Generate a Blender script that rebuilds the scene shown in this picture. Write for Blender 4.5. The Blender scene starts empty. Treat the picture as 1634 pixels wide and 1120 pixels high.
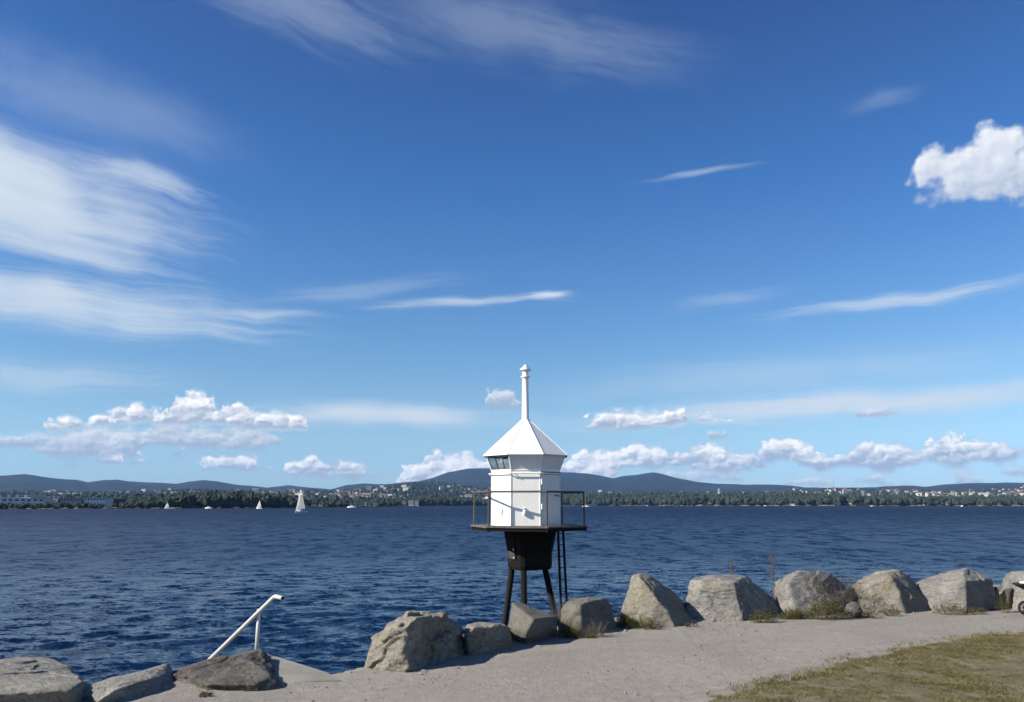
import bpy, bmesh, math, random
import numpy as np
from mathutils import Vector, Matrix

R = math.radians
SC = bpy.context.scene
COL = SC.collection
rng = np.random.default_rng(7)
random.seed(7)

# ---------------------------------------------------------------- camera
F_PX = 1258.0                       # focal length in photo pixels (1634 wide)
PITCH = math.atan((804 - 560) / F_PX)
EYE = 1.65                          # eye height above the path
SEA = -2.85                         # sea level below the path
cam = bpy.data.cameras.new("camera")
cam.sensor_width = 36.0
cam.lens = 36.0 * F_PX / 1634.0
cam.clip_start = 0.1
cam.clip_end = 60000.0
camo = bpy.data.objects.new("camera", cam)
camo.location = (0, 0, EYE)
camo.rotation_euler = (math.pi / 2 + PITCH, 0, 0)
COL.objects.link(camo)
SC.camera = camo

# survey helpers: the bearing of a photo pixel, and the point at a given northing on it
CP, SP = math.cos(PITCH), math.sin(PITCH)
def ray(x, y):
    u, v = (x - 817.0) / F_PX, (560.0 - y) / F_PX
    return Vector((u, CP - v * SP, SP + v * CP))
def at(x, y, Y):
    d = ray(x, y)
    return Vector((0, 0, EYE)) + d * (Y / d.y)
def ground(x, y, z=0.0):
    d = ray(x, y)
    return Vector((0, 0, EYE)) + d * ((z - EYE) / d.z)
def bearing(x, y):
    d = ray(x, y).normalized()
    return math.degrees(math.atan2(d.x, d.y)), math.degrees(math.asin(d.z))

# ---------------------------------------------------------------- sun, exposure
SUN_EL, SUN_AZ = R(33.0), math.atan2(-0.948, -0.318)      # azimuth as atan2(x, y)
sd = Vector((math.sin(SUN_AZ) * math.cos(SUN_EL), math.cos(SUN_AZ) * math.cos(SUN_EL), math.sin(SUN_EL)))
sun = bpy.data.lights.new("sun", 'SUN')
sun.energy = 5.0
sun.angle = R(0.53)
sun.color = (1.0, 0.92, 0.79)
suno = bpy.data.objects.new("sun", sun)
suno.rotation_euler = sd.to_track_quat('Z', 'Y').to_euler()
suno.location = (-20, -5, 20)
COL.objects.link(suno)
SC.view_settings.view_transform = 'Standard'
SC.view_settings.look = 'None'
SC.view_settings.exposure = 0.75
SC.view_settings.gamma = 1.0
SC.view_settings.use_curve_mapping = False
SC.render.engine = 'CYCLES'
cy = SC.cycles
cy.use_denoising = True
cy.use_adaptive_sampling = True
cy.adaptive_threshold = 0.02
cy.adaptive_min_samples = 8
cy.max_bounces = 6
cy.diffuse_bounces = 2
cy.glossy_bounces = 3
cy.transmission_bounces = 4
cy.transparent_max_bounces = 8
cy.volume_bounces = 0
cy.caustics_reflective = False
cy.caustics_refractive = False
cy.sample_clamp_indirect = 4.0

# ---------------------------------------------------------------- node helpers
class G:
    """small builder for node graphs"""
    def __init__(s, tree): s.t = tree
    def put(s, sock, v):
        if isinstance(v, bpy.types.NodeSocket): s.t.links.new(v, sock)
        elif v is not None:
            if hasattr(sock.default_value, '__len__') and not hasattr(v, '__len__'): v = (v,) * len(sock.default_value)
            if hasattr(sock.default_value, '__len__') and len(v) == 3 and len(sock.default_value) == 4: v = (*v, 1)
            sock.default_value = v
    def node(s, typ, ins=None, **props):
        n = s.t.nodes.new(typ)
        for k, v in props.items(): setattr(n, k, v)
        for k, v in (ins or {}).items(): s.put(n.inputs[k], v)
        return n
    def m(s, op, a, b=None, c=None, clamp=False):
        n = s.node('ShaderNodeMath', operation=op, use_clamp=clamp)
        for i, v in enumerate((a, b, c)):
            if v is not None: s.put(n.inputs[i], v)
        return n.outputs[0]
    def add(s, a, b): return s.m('ADD', a, b)
    def sub(s, a, b): return s.m('SUBTRACT', a, b)
    def mul(s, a, b): return s.m('MULTIPLY', a, b)
    def vm(s, op, a, b=None):
        n = s.node('ShaderNodeVectorMath', operation=op)
        s.put(n.inputs[0], a)
        if b is not None: s.put(n.inputs[1], b)
        return n.outputs['Value'] if op in ('LENGTH', 'DOT_PRODUCT') else n.outputs[0]
    def ss(s, x, lo, hi, a=0.0, b=1.0, smooth=True):
        n = s.node('ShaderNodeMapRange', {0: x, 1: lo, 2: hi, 3: a, 4: b}, interpolation_type='SMOOTHSTEP' if smooth else 'LINEAR', clamp=True)
        return n.outputs[0]
    def mix(s, f, a, b, mode='MIX'):
        n = s.node('ShaderNodeMix', data_type='RGBA', blend_type=mode)
        s.put(n.inputs[0], f); s.put(n.inputs[6], a); s.put(n.inputs[7], b)
        return n.outputs[2]
    def noise(s, vec, scale, detail=4, rough=0.55, dist=0.0, dim='3D', out=0, lac=2.0):
        n = s.node('ShaderNodeTexNoise', {'Vector': vec, 'Scale': scale, 'Detail': detail, 'Roughness': rough, 'Lacunarity': lac, 'Distortion': dist}, noise_dimensions=dim)
        return n.outputs[out]
    def vor(s, vec, scale, detail=0, rough=0.5, dim='3D', feature='F1', out='Distance'):
        n = s.node('ShaderNodeTexVoronoi', {'Vector': vec, 'Scale': scale}, voronoi_dimensions=dim, feature=feature)
        if 'Detail' in n.inputs: n.inputs['Detail'].default_value = detail; n.inputs['Roughness'].default_value = rough
        return n.outputs[out]
    def curve(s, x, pts):
        n = s.node('ShaderNodeFloatCurve'); n.inputs[0].default_value = 1.0
        cm = n.mapping; c = cm.curves[0]
        cm.use_clip = False
        pts = sorted(pts)
        c.points[0].location = pts[0]; c.points[1].location = pts[-1]
        for p in pts[1:-1]: c.points.new(*p)
        for p in c.points: p.handle_type = 'VECTOR'
        cm.update()
        s.put(n.inputs[1], x)
        return n.outputs[0]

# ---------------------------------------------------------------- world: sky and clouds
world = bpy.data.worlds.new("World")
SC.world = world
world.use_nodes = True
wt = world.node_tree
wt.nodes.clear()
g = G(wt)
sky = g.node('ShaderNodeTexSky', sky_type='NISHITA', sun_disc=False, sun_elevation=SUN_EL, sun_rotation=SUN_AZ,
             altitude=0.0, air_density=1.0, dust_density=0.4, ozone_density=2.2)
D = g.node('ShaderNodeTexCoord').outputs['Generated']
sx = g.node('ShaderNodeSeparateXYZ', {0: D})
az_raw = g.mul(g.m('ARCTAN2', sx.outputs[0], sx.outputs[1]), 57.29578)
az = g.sub(g.m('PINGPONG', g.add(az_raw, 35.0), 70.0), 35.0)          # the same clouds go on all round
el = g.mul(g.m('ARCSINE', sx.outputs[2]), 57.29578)
p = g.node('ShaderNodeCombineXYZ', {0: az, 1: el}).outputs[0]
grade = g.node('ShaderNodeValToRGB')                       # clear northern air: deeper blue overhead, paler low down
g.put(grade.inputs[0], g.m('DIVIDE', el, 40.0, clamp=True))
gc = [(0.0, (.40, .60, .95)), (1.4, (.50, .72, 1.08)), (4.6, (.575, .735, .89)), (8.25, (.545, .71, .83)), (11.9, (.46, .685, .855)), (16.9, (.37, .62, .875)), (22.7, (.277, .546, .87)), (32.6, (.246, .44, .74)), (40.0, (.23, .41, .70))]
while len(grade.color_ramp.elements) < len(gc): grade.color_ramp.elements.new(0.5)
for e_, (d_, c_) in zip(grade.color_ramp.elements, gc): e_.position = d_ / 40.0; e_.color = (*c_, 1)
SKYC = g.mix(1.0, sky.outputs[0], grade.outputs[0], 'MULTIPLY')
warp = g.vm('SCALE', g.vm('SUBTRACT', g.noise(p, 0.13, 2, 0.5, dim='2D', out=1), (0.5, 0.5, 0.5)))
warp.node.inputs['Scale'].default_value = 1.3
pw = g.vm('ADD', p, warp)

# --- high ice cloud: (x, y, half length, half width, tilt down to the right in degrees, density, stretch, soft)
CIRRUS = [
    (-10, 275, 370, 105, 7, 0.84, (0.8, 3.2), 0.42),
    (20, 335, 330, 95, 7, 0.80, (0.8, 3.8), 0.30),
    (60, 400, 270, 22, 5, 0.60, (0.8, 2.0), 0.4),
    (20, 462, 420, 46, -1, 0.80, (1.0, 3.2), 0.34),
    (140, 500, 400, 50, 2, 0.70, (1.0, 3.4), 0.32),
    (580, 460, 220, 24, -9, 0.24, (1.0, 2.0), 0.5),
    (740, 481, 230, 14, -3, 0.58, (1.0, 1.8), 0.4),
    (875, 470, 52, 9, -2, 0.95, (1.0, 1.3), 0.6),
    (60, 600, 260, 34, -3, 0.42, (1.0, 2.2), 0.45),
    (150, 165, 270, 80, 9, 0.20, (0.9, 1.6), 0.8),
    (430, -20, 300, 80, 12, 0.26, (1.2, 3.4), 0.45),
    (840, 50, 340, 80, 11, 0.22, (1.1, 3.0), 0.5),
    (1120, 276, 120, 8, -3, 0.36, (1.0, 1.5), 0.5),
    (1160, 475, 120, 22, -4, 0.24, (1.0, 1.8), 0.5),
    (1450, 475, 270, 18, -3, 0.62, (1.0, 2.6), 0.35),
    (620, 664, 290, 27, 1, 0.95, (1.0, 1.6), 1.0),
    (1340, 648, 560, 27, -2, 0.95, (1.3, 1.8), 0.95),
    (1250, 600, 480, 50, -2, 0.26, (1.2, 2.4), 0.6),
    (1410, 160, 70, 22, -12, 0.14, (1.0, 1.5), 0.6),
    (225, 284, 145, 30, 9, 0.62, (0.8, 2.2), 0.4),
    (-10, 262, 200, 75, 6, 0.66, (0.8, 2.0), 0.6),
    (420, 500, 130, 15, -2, 0.50, (1.0, 2.0), 0.5),
]
DEG = math.degrees(1.0 / F_PX)
def cirrus_over(col, which):
    """lay the listed ice clouds over a sky colour"""
    trans = None
    for i in which:
        x, y, a, b, tilt, dens, st, soft = CIRRUS[i]
        A0, E0 = bearing(x, y)
        w, h = a * DEG / math.cos(R(E0)), b * DEG
        mp = g.node('ShaderNodeMapping', {'Vector': pw if dens < 0.95 or a > 100 else p, 'Location': (A0, E0, 0), 'Rotation': (0, 0, -R(tilt)), 'Scale': (w, h, 1)}, vector_type='TEXTURE').outputs[0]
        mask = g.ss(g.vm('LENGTH', mp), 1.0, 0.0)
        nv = g.vm('ADD', g.vm('MULTIPLY', mp, (st[0], st[1], 1)), (i * 7.3, i * 3.1, 0))
        n = g.add(g.mul(g.noise(nv, 1.3, 5, 0.63, 0.0, dim='2D'), 0.62), g.mul(g.noise(g.vm('MULTIPLY', mp, (1.6, 1.3, 1)), 1.7 + 0.1 * i, 5, 0.62, 0.4, dim='2D'), 0.38))
        s_ = g.ss(g.add(n, g.mul(mask, 0.46)), 0.52 - soft * 0.3, 0.97)
        tr = g.sub(1.0, g.m('MULTIPLY', g.mul(s_, g.m('POWER', mask, 0.55)), dens, clamp=True))
        trans = tr if trans is None else g.mul(trans, tr)
    return g.mix(g.sub(1.0, trans), col, CIRRUS_COL)

# --- fair-weather cumulus: tops and bases by bearing
def prof(pts):
    """photo (x, y) points -> curve over bearing; x in 0..1 for -35..35 degrees, y = elevation / 20 degrees"""
    out = []
    for x, y in pts:
        a, e = bearing(x, y)
        out.append(((a + 35) / 70, e / 20))
    return out
def zc(x0, y0, s, pts): return [(x0 + x / s, y0 + y / s) for x, y in pts]
OFF = 800       # photo row below the horizon's hills: no cloud
T1 = zc(0, 610, 3.268, [(190, 560), (205, 250), (240, 215), (290, 195), (400, 190), (440, 215), (500, 180), (560, 172), (580, 135), (680, 103), (770, 128), (830, 192), (870, 140), (930, 75), (1020, 42), (1110, 78), (1125, 145), (1160, 150), (1210, 105), (1250, 110), (1310, 150), (1500, 158), (1560, 168), (1612, 205), (1622, 560)])
B1 = zc(0, 610, 3.268, [(0, 262), (210, 262), (580, 215), (830, 208), (1100, 215), (1400, 245), (1700, 255)])
T1 = [(-40, OFF)] + T1 + [(934, OFF), (938, 664), (985, 655), (1040, 659), (1060, 662), (1090, 651), (1112, 658), (1116, OFF), (1700, OFF)]
B1 = B1 + [(930, 683), (1000, 684), (1116, 672), (1700, 672)]
T2 = [(-40, 695)] + zc(0, 610, 3.268, [(0, 285), (80, 272), (150, 270), (300, 262), (420, 248), (560, 248), (760, 235), (830, 228), (900, 228), (1000, 235), (1200, 238), (1420, 250), (1450, 300), (1500, 285), (1510, 560)]) + [(765, OFF), (772, 634), (800, 622), (828, 628), (836, OFF), (1126, OFF), (1130, 692), (1155, 687), (1186, 692), (1190, OFF), (1362, OFF), (1368, 658), (1410, 652), (1440, 656), (1466, 652), (1474, OFF), (1449, 700), (1478, 700), (1490, 696), (1505, 688), (1526, 690), (1530, OFF), (1700, OFF)]
B2 = [(-40, 708)] + zc(0, 610, 3.268, [(0, 322), (60, 332), (150, 352), (250, 378), (400, 392), (560, 412), (640, 402), (700, 360), (800, 322), (950, 322), (1100, 342), (1300, 352), (1400, 325), (1510, 300)]) + [(760, 648), (840, 648), (1126, 698), (1190, 698), (1362, 662), (1474, 660), (1576, 640), (1700, 639)]
T3 = [(-40, OFF), (190, OFF), (194, 728), (220, 723), (238, 728), (242, OFF), (244, 713), (290, 712), (292, OFF), (310, OFF), (314, 735), (324, 728), (352, 725), (376, 727), (390, 733), (400, 729), (422, 740), (428, OFF), (444, OFF), (448, 742), (480, 738), (497, 727), (520, 733), (552, 738), (590, 745), (604, OFF), (636, OFF), (642, 742), (660, 733), (672, 738), (684, 721), (700, 722), (712, 731), (740, 727), (790, 730), (890, 730)] + \
     zc(900, 680, 4.54, [(0, 262), (70, 235), (150, 195), (210, 220), (350, 212), (410, 215), (480, 168), (560, 178), (730, 163), (760, 200), (840, 158), (970, 128), (1010, 170), (1090, 148), (1230, 178), (1310, 208), (1360, 198), (1410, 215), (1440, 170), (1510, 98)]) + \
     zc(1240, 660, 4.147, [(0, 170), (100, 188), (140, 240), (230, 228), (260, 270), (420, 258), (460, 228), (540, 178), (610, 178), (650, 220), (780, 218), (900, 238), (1010, 200), (1040, 165), (1100, 120), (1180, 150), (1200, 195), (1250, 188), (1430, 193), (1470, 228), (1530, 188), (1640, 178)]) + [(1720, 705)]
B3 = [(-40, 735), (230, 738), (240, 720), (295, 720), (312, 750), (430, 748), (446, 757), (600, 757), (640, 790)] + zc(900, 680, 4.54, [(0, 460), (300, 440), (450, 290), (700, 285), (900, 275), (1000, 330), (1300, 320), (1420, 260), (1600, 245)]) + zc(1240, 660, 4.147, [(20, 300), (110, 302), (200, 345), (300, 382), (450, 362), (600, 342), (700, 347), (850, 345), (1000, 333), (1200, 327), (1400, 312), (1640, 288)]) + [(1720, 728)]
T4 = [(-40, OFF), (1050, OFF), (1060, 745), (1095, 752), (1140, 744), (1180, 756), (1200, OFF)] + zc(1240, 660, 4.147, [(40, 600), (60, 410), (95, 392), (125, 420), (135, 440), (200, 430), (300, 412), (380, 440), (400, 600), (440, 600), (460, 425), (560, 440), (690, 412), (830, 430), (840, 600), (1140, 600), (1165, 440), (1190, 372), (1250, 400), (1320, 392), (1410, 400), (1425, 600), (1480, 600), (1495, 378), (1560, 385), (1640, 368)]) + [(1720, 745)]
B4 = [(-40, 770), (1050, 768), (1200, 764)] + zc(1240, 660, 4.147, [(60, 470), (380, 466), (460, 452), (830, 446), (1140, 470), (1420, 462), (1490, 402), (1640, 400)]) + [(1720, 757)]
WS = 0.0952                                    # world strength
CL = 0.732 / WS                                # clouds are given as radiance
CIRRUS_COL = tuple(v * CL for v in (0.56, 0.63, 0.70))
SHADE_COL = tuple(v * CL for v in (0.25, 0.335, 0.49))
LIT_COL = tuple(v * CL for v in (0.86, 0.875, 0.89))
def puff(q):
    v = g.vor(q, 0.85, 1.5, 0.42, dim='2D')
    f = g.noise(q, 0.8, 7, 0.66, dim='2D')
    return g.add(g.mul(g.sub(0.60, v), 0.70), g.mul(g.sub(f, 0.5), 1.15))
def low_cumulus(col):
    q0 = g.vm('MULTIPLY', p, (0.95, 1.5, 1))
    qw = g.vm('ADD', q0, g.vm('MULTIPLY', g.vm('SUBTRACT', g.noise(q0, 1.6, 2, 0.5, dim='2D', out=1), (0.5, 0.5, 0.5)), (0.7, 0.7, 0)))
    n0 = puff(qw)
    n1 = puff(g.vm('ADD', qw, (-0.22, 0.30, 0)))
    relief = g.sub(n0, n1)
    alpha_c = lit_c = None
    wob = g.vm('SUBTRACT', g.noise(p, 1.5, 4, 0.6, dim='2D', out=1), (0.5, 0.5, 0.5))
    azn = g.m('DIVIDE', g.add(g.add(az, 35.0), g.mul(g.node('ShaderNodeSeparateXYZ', {0: wob}).outputs[0], 2.6)), 70.0)
    brk = g.mul(g.sub(g.noise(p, 0.42, 2, 0.5, dim='2D'), 0.455), 2.4)            # gaps between the puffs
    for T, B, amp, top_lit, opac, gaps in ((T2, B2, 0.45, 0.55, 0.85, 0.3), (T4, B4, 0.45, 0.8, 0.70, 0.5), (T3, B3, 0.55, 0.95, 0.93, 0.75), (T1, B1, 0.5, 1.0, 0.97, 0.2)):
        top = g.mul(g.curve(azn, prof(T)), 20.0)
        base = g.mul(g.curve(azn, prof(B)), 20.0)
        s_ = g.m('MINIMUM', g.add(g.add(g.sub(top, el), 0.12), g.mul(n0, amp)), g.add(g.add(g.mul(g.sub(el, base), 1.3), 0.18), g.mul(n0, amp * 0.6)))
        s_ = g.add(s_, g.mul(brk, gaps))
        al = g.mul(g.ss(s_, -0.18, 0.44), opac)
        hgt = g.m('DIVIDE', g.sub(el, base), g.m('MAXIMUM', g.sub(top, base), 0.3))
        lit = g.mul(g.ss(g.add(g.mul(hgt, 0.80), g.mul(relief, 0.85)), 0.10, 0.90, smooth=False), top_lit)
        if alpha_c is None: alpha_c, lit_c = al, lit
        else:
            lit_c = g.add(g.mul(lit_c, g.sub(1.0, al)), g.mul(lit, al))
            alpha_c = g.sub(1.0, g.mul(g.sub(1.0, alpha_c), g.sub(1.0, al)))
    return g.mix(alpha_c, col, g.mix(lit_c, tuple(v * CL for v in (0.34, 0.41, 0.52)), tuple(v * CL for v in (1.02, 1.0, 0.97))))
def high_cumulus(col):
    near_s = None
    for (x, y, a, b, tl) in ((1594, 246, 54, 46, 0), (1535, 266, 68, 34, -8), (1588, 282, 95, 36, -6), (1488, 266, 36, 30, -20), (1660, 262, 70, 58, 0)):
        A0, E0 = bearing(x, y)
        mp = g.node('ShaderNodeMapping', {'Vector': p, 'Location': (A0, E0, 0), 'Rotation': (0, 0, -R(tl)), 'Scale': (a * DEG / math.cos(R(E0)), b * DEG, 1)}, vector_type='TEXTURE').outputs[0]
        s_ = g.sub(1.0, g.vm('LENGTH', mp))
        near_s = s_ if near_s is None else g.m('SMOOTH_MAX', near_s, s_, 0.25)
    qn = g.vm('MULTIPLY', pw, (0.85, 0.95, 1))
    m0 = puff(g.vm('ADD', qn, (3.7, 1.2, 0)))
    m1 = puff(g.vm('ADD', qn, (3.7 - 0.22, 1.2 + 0.25, 0)))
    s_ = g.add(near_s, g.mul(m0, 0.62))
    al = g.mul(g.ss(s_, 0.0, 0.48), 0.95)
    A0, E0 = bearing(1570, 300)
    lit = g.ss(g.add(g.mul(g.sub(el, E0), 0.19), g.mul(g.sub(m0, m1), 0.50)), -0.42, 0.70, 0.10, 0.86, smooth=False)
    return g.mix(al, col, g.mix(lit, SHADE_COL, LIT_COL))
def emit(col): return g.node('ShaderNodeBackground', {'Color': col, 'Strength': WS}).outputs[0]
def either(fac, a, b):
    n = g.node('ShaderNodeMixShader', {0: fac}); g.put(n.inputs[1], a); g.put(n.inputs[2], b)
    return n.outputs[0]
# the sky is evaluated zone by zone (each zone lays on every cloud that reaches into it)
LOWC, LEFTC, MIDC, RIGHTC = [8, 15, 16, 17], [0, 1, 2, 3, 4, 8, 9, 5, 10, 19, 20, 21], [5, 6, 7, 10, 11, 4, 3, 21], [12, 13, 14, 17, 18, 11]
zone_low = emit(low_cumulus(cirrus_over(SKYC, LOWC)))
zone_left = emit(cirrus_over(SKYC, LEFTC))
zone_mid = emit(cirrus_over(SKYC, MIDC + [12, 13]))
zone_right = emit(high_cumulus(cirrus_over(SKYC, RIGHTC)))
gt = lambda a, v: g.m('GREATER_THAN', a, v)
high = either(gt(az, -14.0), zone_left, either(gt(az, 9.0), zone_mid, zone_right))
above = either(gt(el, 10.3), zone_low, high)
allsky = either(gt(el, -0.5), emit(SKYC), above)
wo = g.node('ShaderNodeOutputWorld', {'Surface': allsky})
world.cycles.sampling_method = 'MANUAL'
world.cycles.sample_map_resolution = 512

# ---------------------------------------------------------------- object helpers
def mesh_np(name, v, faces, mat=None, smooth=False, nper=None):
    """one mesh from numpy arrays; faces (n, k)"""
    me = bpy.data.meshes.new(name)
    v = np.asarray(v, dtype=np.float32); faces = np.asarray(faces, dtype=np.int32)
    k = faces.shape[1]
    me.vertices.add(len(v)); me.vertices.foreach_set('co', v.ravel())
    me.loops.add(faces.size); me.loops.foreach_set('vertex_index', faces.ravel())
    me.polygons.add(len(faces))
    me.polygons.foreach_set('loop_start', np.arange(0, faces.size, k, dtype=np.int32))
    me.polygons.foreach_set('loop_total', np.full(len(faces), k, dtype=np.int32))
    me.polygons.foreach_set('use_smooth', np.full(len(faces), smooth, dtype=bool))
    me.update(calc_edges=True)
    if mat: me.materials.append(mat)
    return me
def link(name, data, parent=None, loc=None, label=None, cat=None, group=None, kind=None, rot=None):
    o = bpy.data.objects.new(name, data)
    COL.objects.link(o)
    if parent is not None: o.parent = parent
    if loc is not None: o.location = loc
    if rot is not None: o.rotation_euler = rot
    for k, v in (('label', label), ('category', cat), ('group', group), ('kind', kind)):
        if v: o[k] = v
    return o
def material(name, rough=0.6, spec=0.3, metallic=0.0):
    m = bpy.data.materials.new(name); m.use_nodes = True
    t = m.node_tree; b = t.nodes['Principled BSDF']
    b.inputs['Roughness'].default_value = rough
    b.inputs['Specular IOR Level'].default_value = spec
    b.inputs['Metallic'].default_value = metallic
    gg = G(t)
    pos = gg.node('ShaderNodeTexCoord').outputs['Object']
    return m, gg, b, pos
def bump(gg, b, h, strength=0.5, dist=0.02, prev=None):
    n = gg.node('ShaderNodeBump', {'Height': h, 'Strength': strength, 'Distance': dist})
    if prev is not None: gg.put(n.inputs['Normal'], prev)
    gg.put(b.inputs['Normal'], n.outputs[0])
    return n.outputs[0]

# ---------------------------------------------------------------- the fjord
def wave_height(x, y, spacing):
    h = np.zeros_like(x)
    r2 = np.random.default_rng(11)
    lams = np.geomspace(0.25, 4.5, 76)
    for lam in lams:
        th = -math.pi / 2 + 0.35 + r2.normal(0, 0.55)
        k = 2 * math.pi / lam
        a = 0.0125 * lam ** 0.95 * r2.uniform(0.5, 1.3) / (1 + (lam / 1.7) ** 2.2)
        ph = r2.uniform(0, 6.283)
        fade = np.clip((lam / spacing - 2.2) / 2.0, 0, 1)
        s = np.sin(k * (x * math.cos(th) + y * math.sin(th)) + ph + 0.6 * np.sin(x * 0.11 / lam ** 0.5 + ph * 3) )
        h += a * fade * (2 * ((s + 1) / 2) ** 1.45 - 0.9)
    gust = 0.75 + 0.35 * np.sin(x * 0.045 + 1.0 + 0.8 * np.sin(y * 0.021)) * np.sin(y * 0.06 + 0.5)
    return h * gust
NA, NR = 400, 900
aa = R(62) * np.sign(np.linspace(-1, 1, NA)) * np.abs(np.linspace(-1, 1, NA))
aa[0], aa[-1] = R(-100), R(100)
rr = 6.0 * np.exp(np.linspace(0, 1, NR) * math.log(4200 / 6.0))
RR, AA = np.meshgrid(rr, aa, indexing='ij')
X, Yy = RR * np.sin(AA), RR * np.cos(AA)
spc = np.maximum(RR * (math.log(4200 / 6.0) / NR), RR * (R(124) / NA) * 0.6)
Z = wave_height(X, Yy, spc)
V = np.stack([X, Yy, Z], -1).reshape(-1, 3)
idx = np.arange(NA * NR).reshape(NR, NA)
Fq = np.stack([idx[:-1, :-1], idx[:-1, 1:], idx[1:, 1:], idx[1:, :-1]], -1).reshape(-1, 4)[:, ::-1]
M_water, gg, b, pos = material('fjord_water', 0.06, 0.5)
b.inputs['Base Color'].default_value = (0.0020, 0.0115, 0.036, 1)
b.inputs['IOR'].default_value = 1.333
def slopes(scale, stretch, amp, detail, off):
    c = gg.noise(gg.vm('ADD', gg.vm('MULTIPLY', pos, (1.0, stretch, 0.0)), (off, off * 0.7, off)), scale, detail, 0.6, 0.25, out=1)
    return gg.vm('MULTIPLY', gg.vm('SUBTRACT', c, (0.5, 0.5, 0.5)), (amp * 0.75, amp, 0))
gust = gg.ss(gg.noise(gg.vm('MULTIPLY', pos, (0.007, 0.022, 1)), 1.0, 3, 0.6), 0.3, 0.7, 1.05, 2.1)
dist = gg.vm('LENGTH', pos)
sl = gg.vm('ADD', slopes(4.2, 1.4, 1.15, 4, 0.0), slopes(0.9, 1.6, 1.05, 3, 31.0))
far_sl = slopes(0.16, 1.8, 1.1, 2, 67.0)
sc = gg.node('ShaderNodeVectorMath', {0: far_sl, 'Scale': gg.ss(dist, 40.0, 220.0, 0.15, 0.8)}, operation='SCALE').outputs[0]
def groups(sx_, sy_, amp, lo, hi, off):                    # wave groups: whole patches leaning towards or away from the wind
    n_ = gg.noise(gg.vm('ADD', gg.vm('MULTIPLY', pos, (sx_, sy_, 0.0)), (off, off, 0)), 1.0, 2, 0.6, 0.3)
    t_ = gg.mul(gg.sub(gg.ss(n_, 0.32, 0.68), 0.5), gg.ss(dist, lo, hi, 0.0, amp))
    return gg.node('ShaderNodeCombineXYZ', {0: gg.mul(t_, 0.3), 1: t_}).outputs[0]
sc = gg.vm('ADD', sc, gg.vm('ADD', groups(0.42, 0.13, 0.34, 25.0, 120.0, 5.0), groups(0.13, 0.035, 0.24, 120.0, 500.0, 9.0)))
sl = gg.node('ShaderNodeVectorMath', {0: gg.vm('ADD', sl, sc), 'Scale': gust}, operation='SCALE').outputs[0]
nrm = gg.node('ShaderNodeNewGeometry').outputs['Normal']
gg.put(b.inputs['Normal'], gg.vm('NORMALIZE', gg.vm('ADD', nrm, sl)))
gg.put(b.inputs['Roughness'], gg.m('ADD', gg.ss(dist, 8.0, 80.0, 0.05, 0.36, smooth=False), gg.ss(dist, 80.0, 500.0, 0.0, 0.24, smooth=False)))
water = link('water', mesh_np('water', V, Fq, M_water, True), loc=(0, 0, SEA), kind='structure', label='dark blue choppy fjord water reaching to the far shore')

# ---------------------------------------------------------------- far shore: hills, town slopes, wooded shores
def interp_px(pts):
    """profile given as photo (x, y) points -> function bearing(deg) -> elevation (deg)"""
    A, E = zip(*sorted(bearing(x, y) for x, y in pts))
    return lambda a: np.interp(a, A, E)
def fnoise(x, y, seed=0, octaves=5, base=1.0, rough=0.5):
    """2D value-noise fbm, about -1..1"""
    rs = np.random.default_rng(seed); T = rs.uniform(-1, 1, (64, 64))
    out = np.zeros_like(x, dtype=float); amp, f = 1.0, base
    for _ in range(octaves):
        xs, ys = x * f, y * f
        i, j = np.floor(xs).astype(int), np.floor(ys).astype(int)
        u, v = xs - i, ys - j
        u, v = u * u * (3 - 2 * u), v * v * (3 - 2 * v)
        c = lambda a, b_: T[a % 64, b_ % 64]
        out += amp * ((c(i, j) * (1 - u) + c(i + 1, j) * u) * (1 - v) + (c(i, j + 1) * (1 - u) + c(i + 1, j + 1) * u) * v)
        amp *= rough; f *= 2.03
    return out
RIDGE = interp_px([(-400, 768), (-200, 764), (0, 760), (40, 757), (75, 761), (105, 764), (122, 764), (140, 768), (165, 764), (190, 764), (205, 767), (245, 769), (280, 772), (300, 769), (320, 767), (345, 768), (375, 773), (400, 775), (425, 778), (460, 775), (475, 777), (500, 779), (528, 781), (552, 774), (580, 771), (600, 772), (616, 772), (640, 771), (668, 768), (690, 762), (715, 753), (745, 748), (785, 747), (830, 749), (900, 753), (940, 756), (962, 759), (978, 762), (995, 758), (1020, 757), (1042, 755), (1060, 758), (1080, 763), (1110, 768), (1150, 771), (1195, 773), (1225, 773), (1250, 774), (1285, 777), (1340, 778), (1400, 777), (1440, 774), (1460, 774), (1475, 776), (1510, 773), (1550, 771), (1600, 770), (1634, 770), (1900, 765), (2100, 768)])
SLOPE = interp_px([(-400, 787), (0, 786), (100, 785), (200, 783), (300, 781), (420, 784), (500, 783), (545, 783), (590, 777), (620, 773), (650, 770), (690, 769), (740, 775), (800, 779), (900, 784), (1000, 785), (1100, 785), (1200, 785), (1300, 781), (1330, 778), (1400, 781), (1480, 781), (1520, 783), (1600, 779), (1634, 777), (2100, 778)])
SHORE_A, SHORE_D = zip(*sorted((bearing(x, 800)[0], d) for x, d in ((-500, 700), (-100, 760), (0, 800), (200, 840), (400, 860), (480, 930), (560, 1150), (700, 1700), (800, 2000), (880, 2050), (1000, 2000), (1200, 1900), (1400, 1850), (1634, 1900), (2100, 2000))))
shore_d = lambda a: np.interp(a, SHORE_A, SHORE_D)
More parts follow.
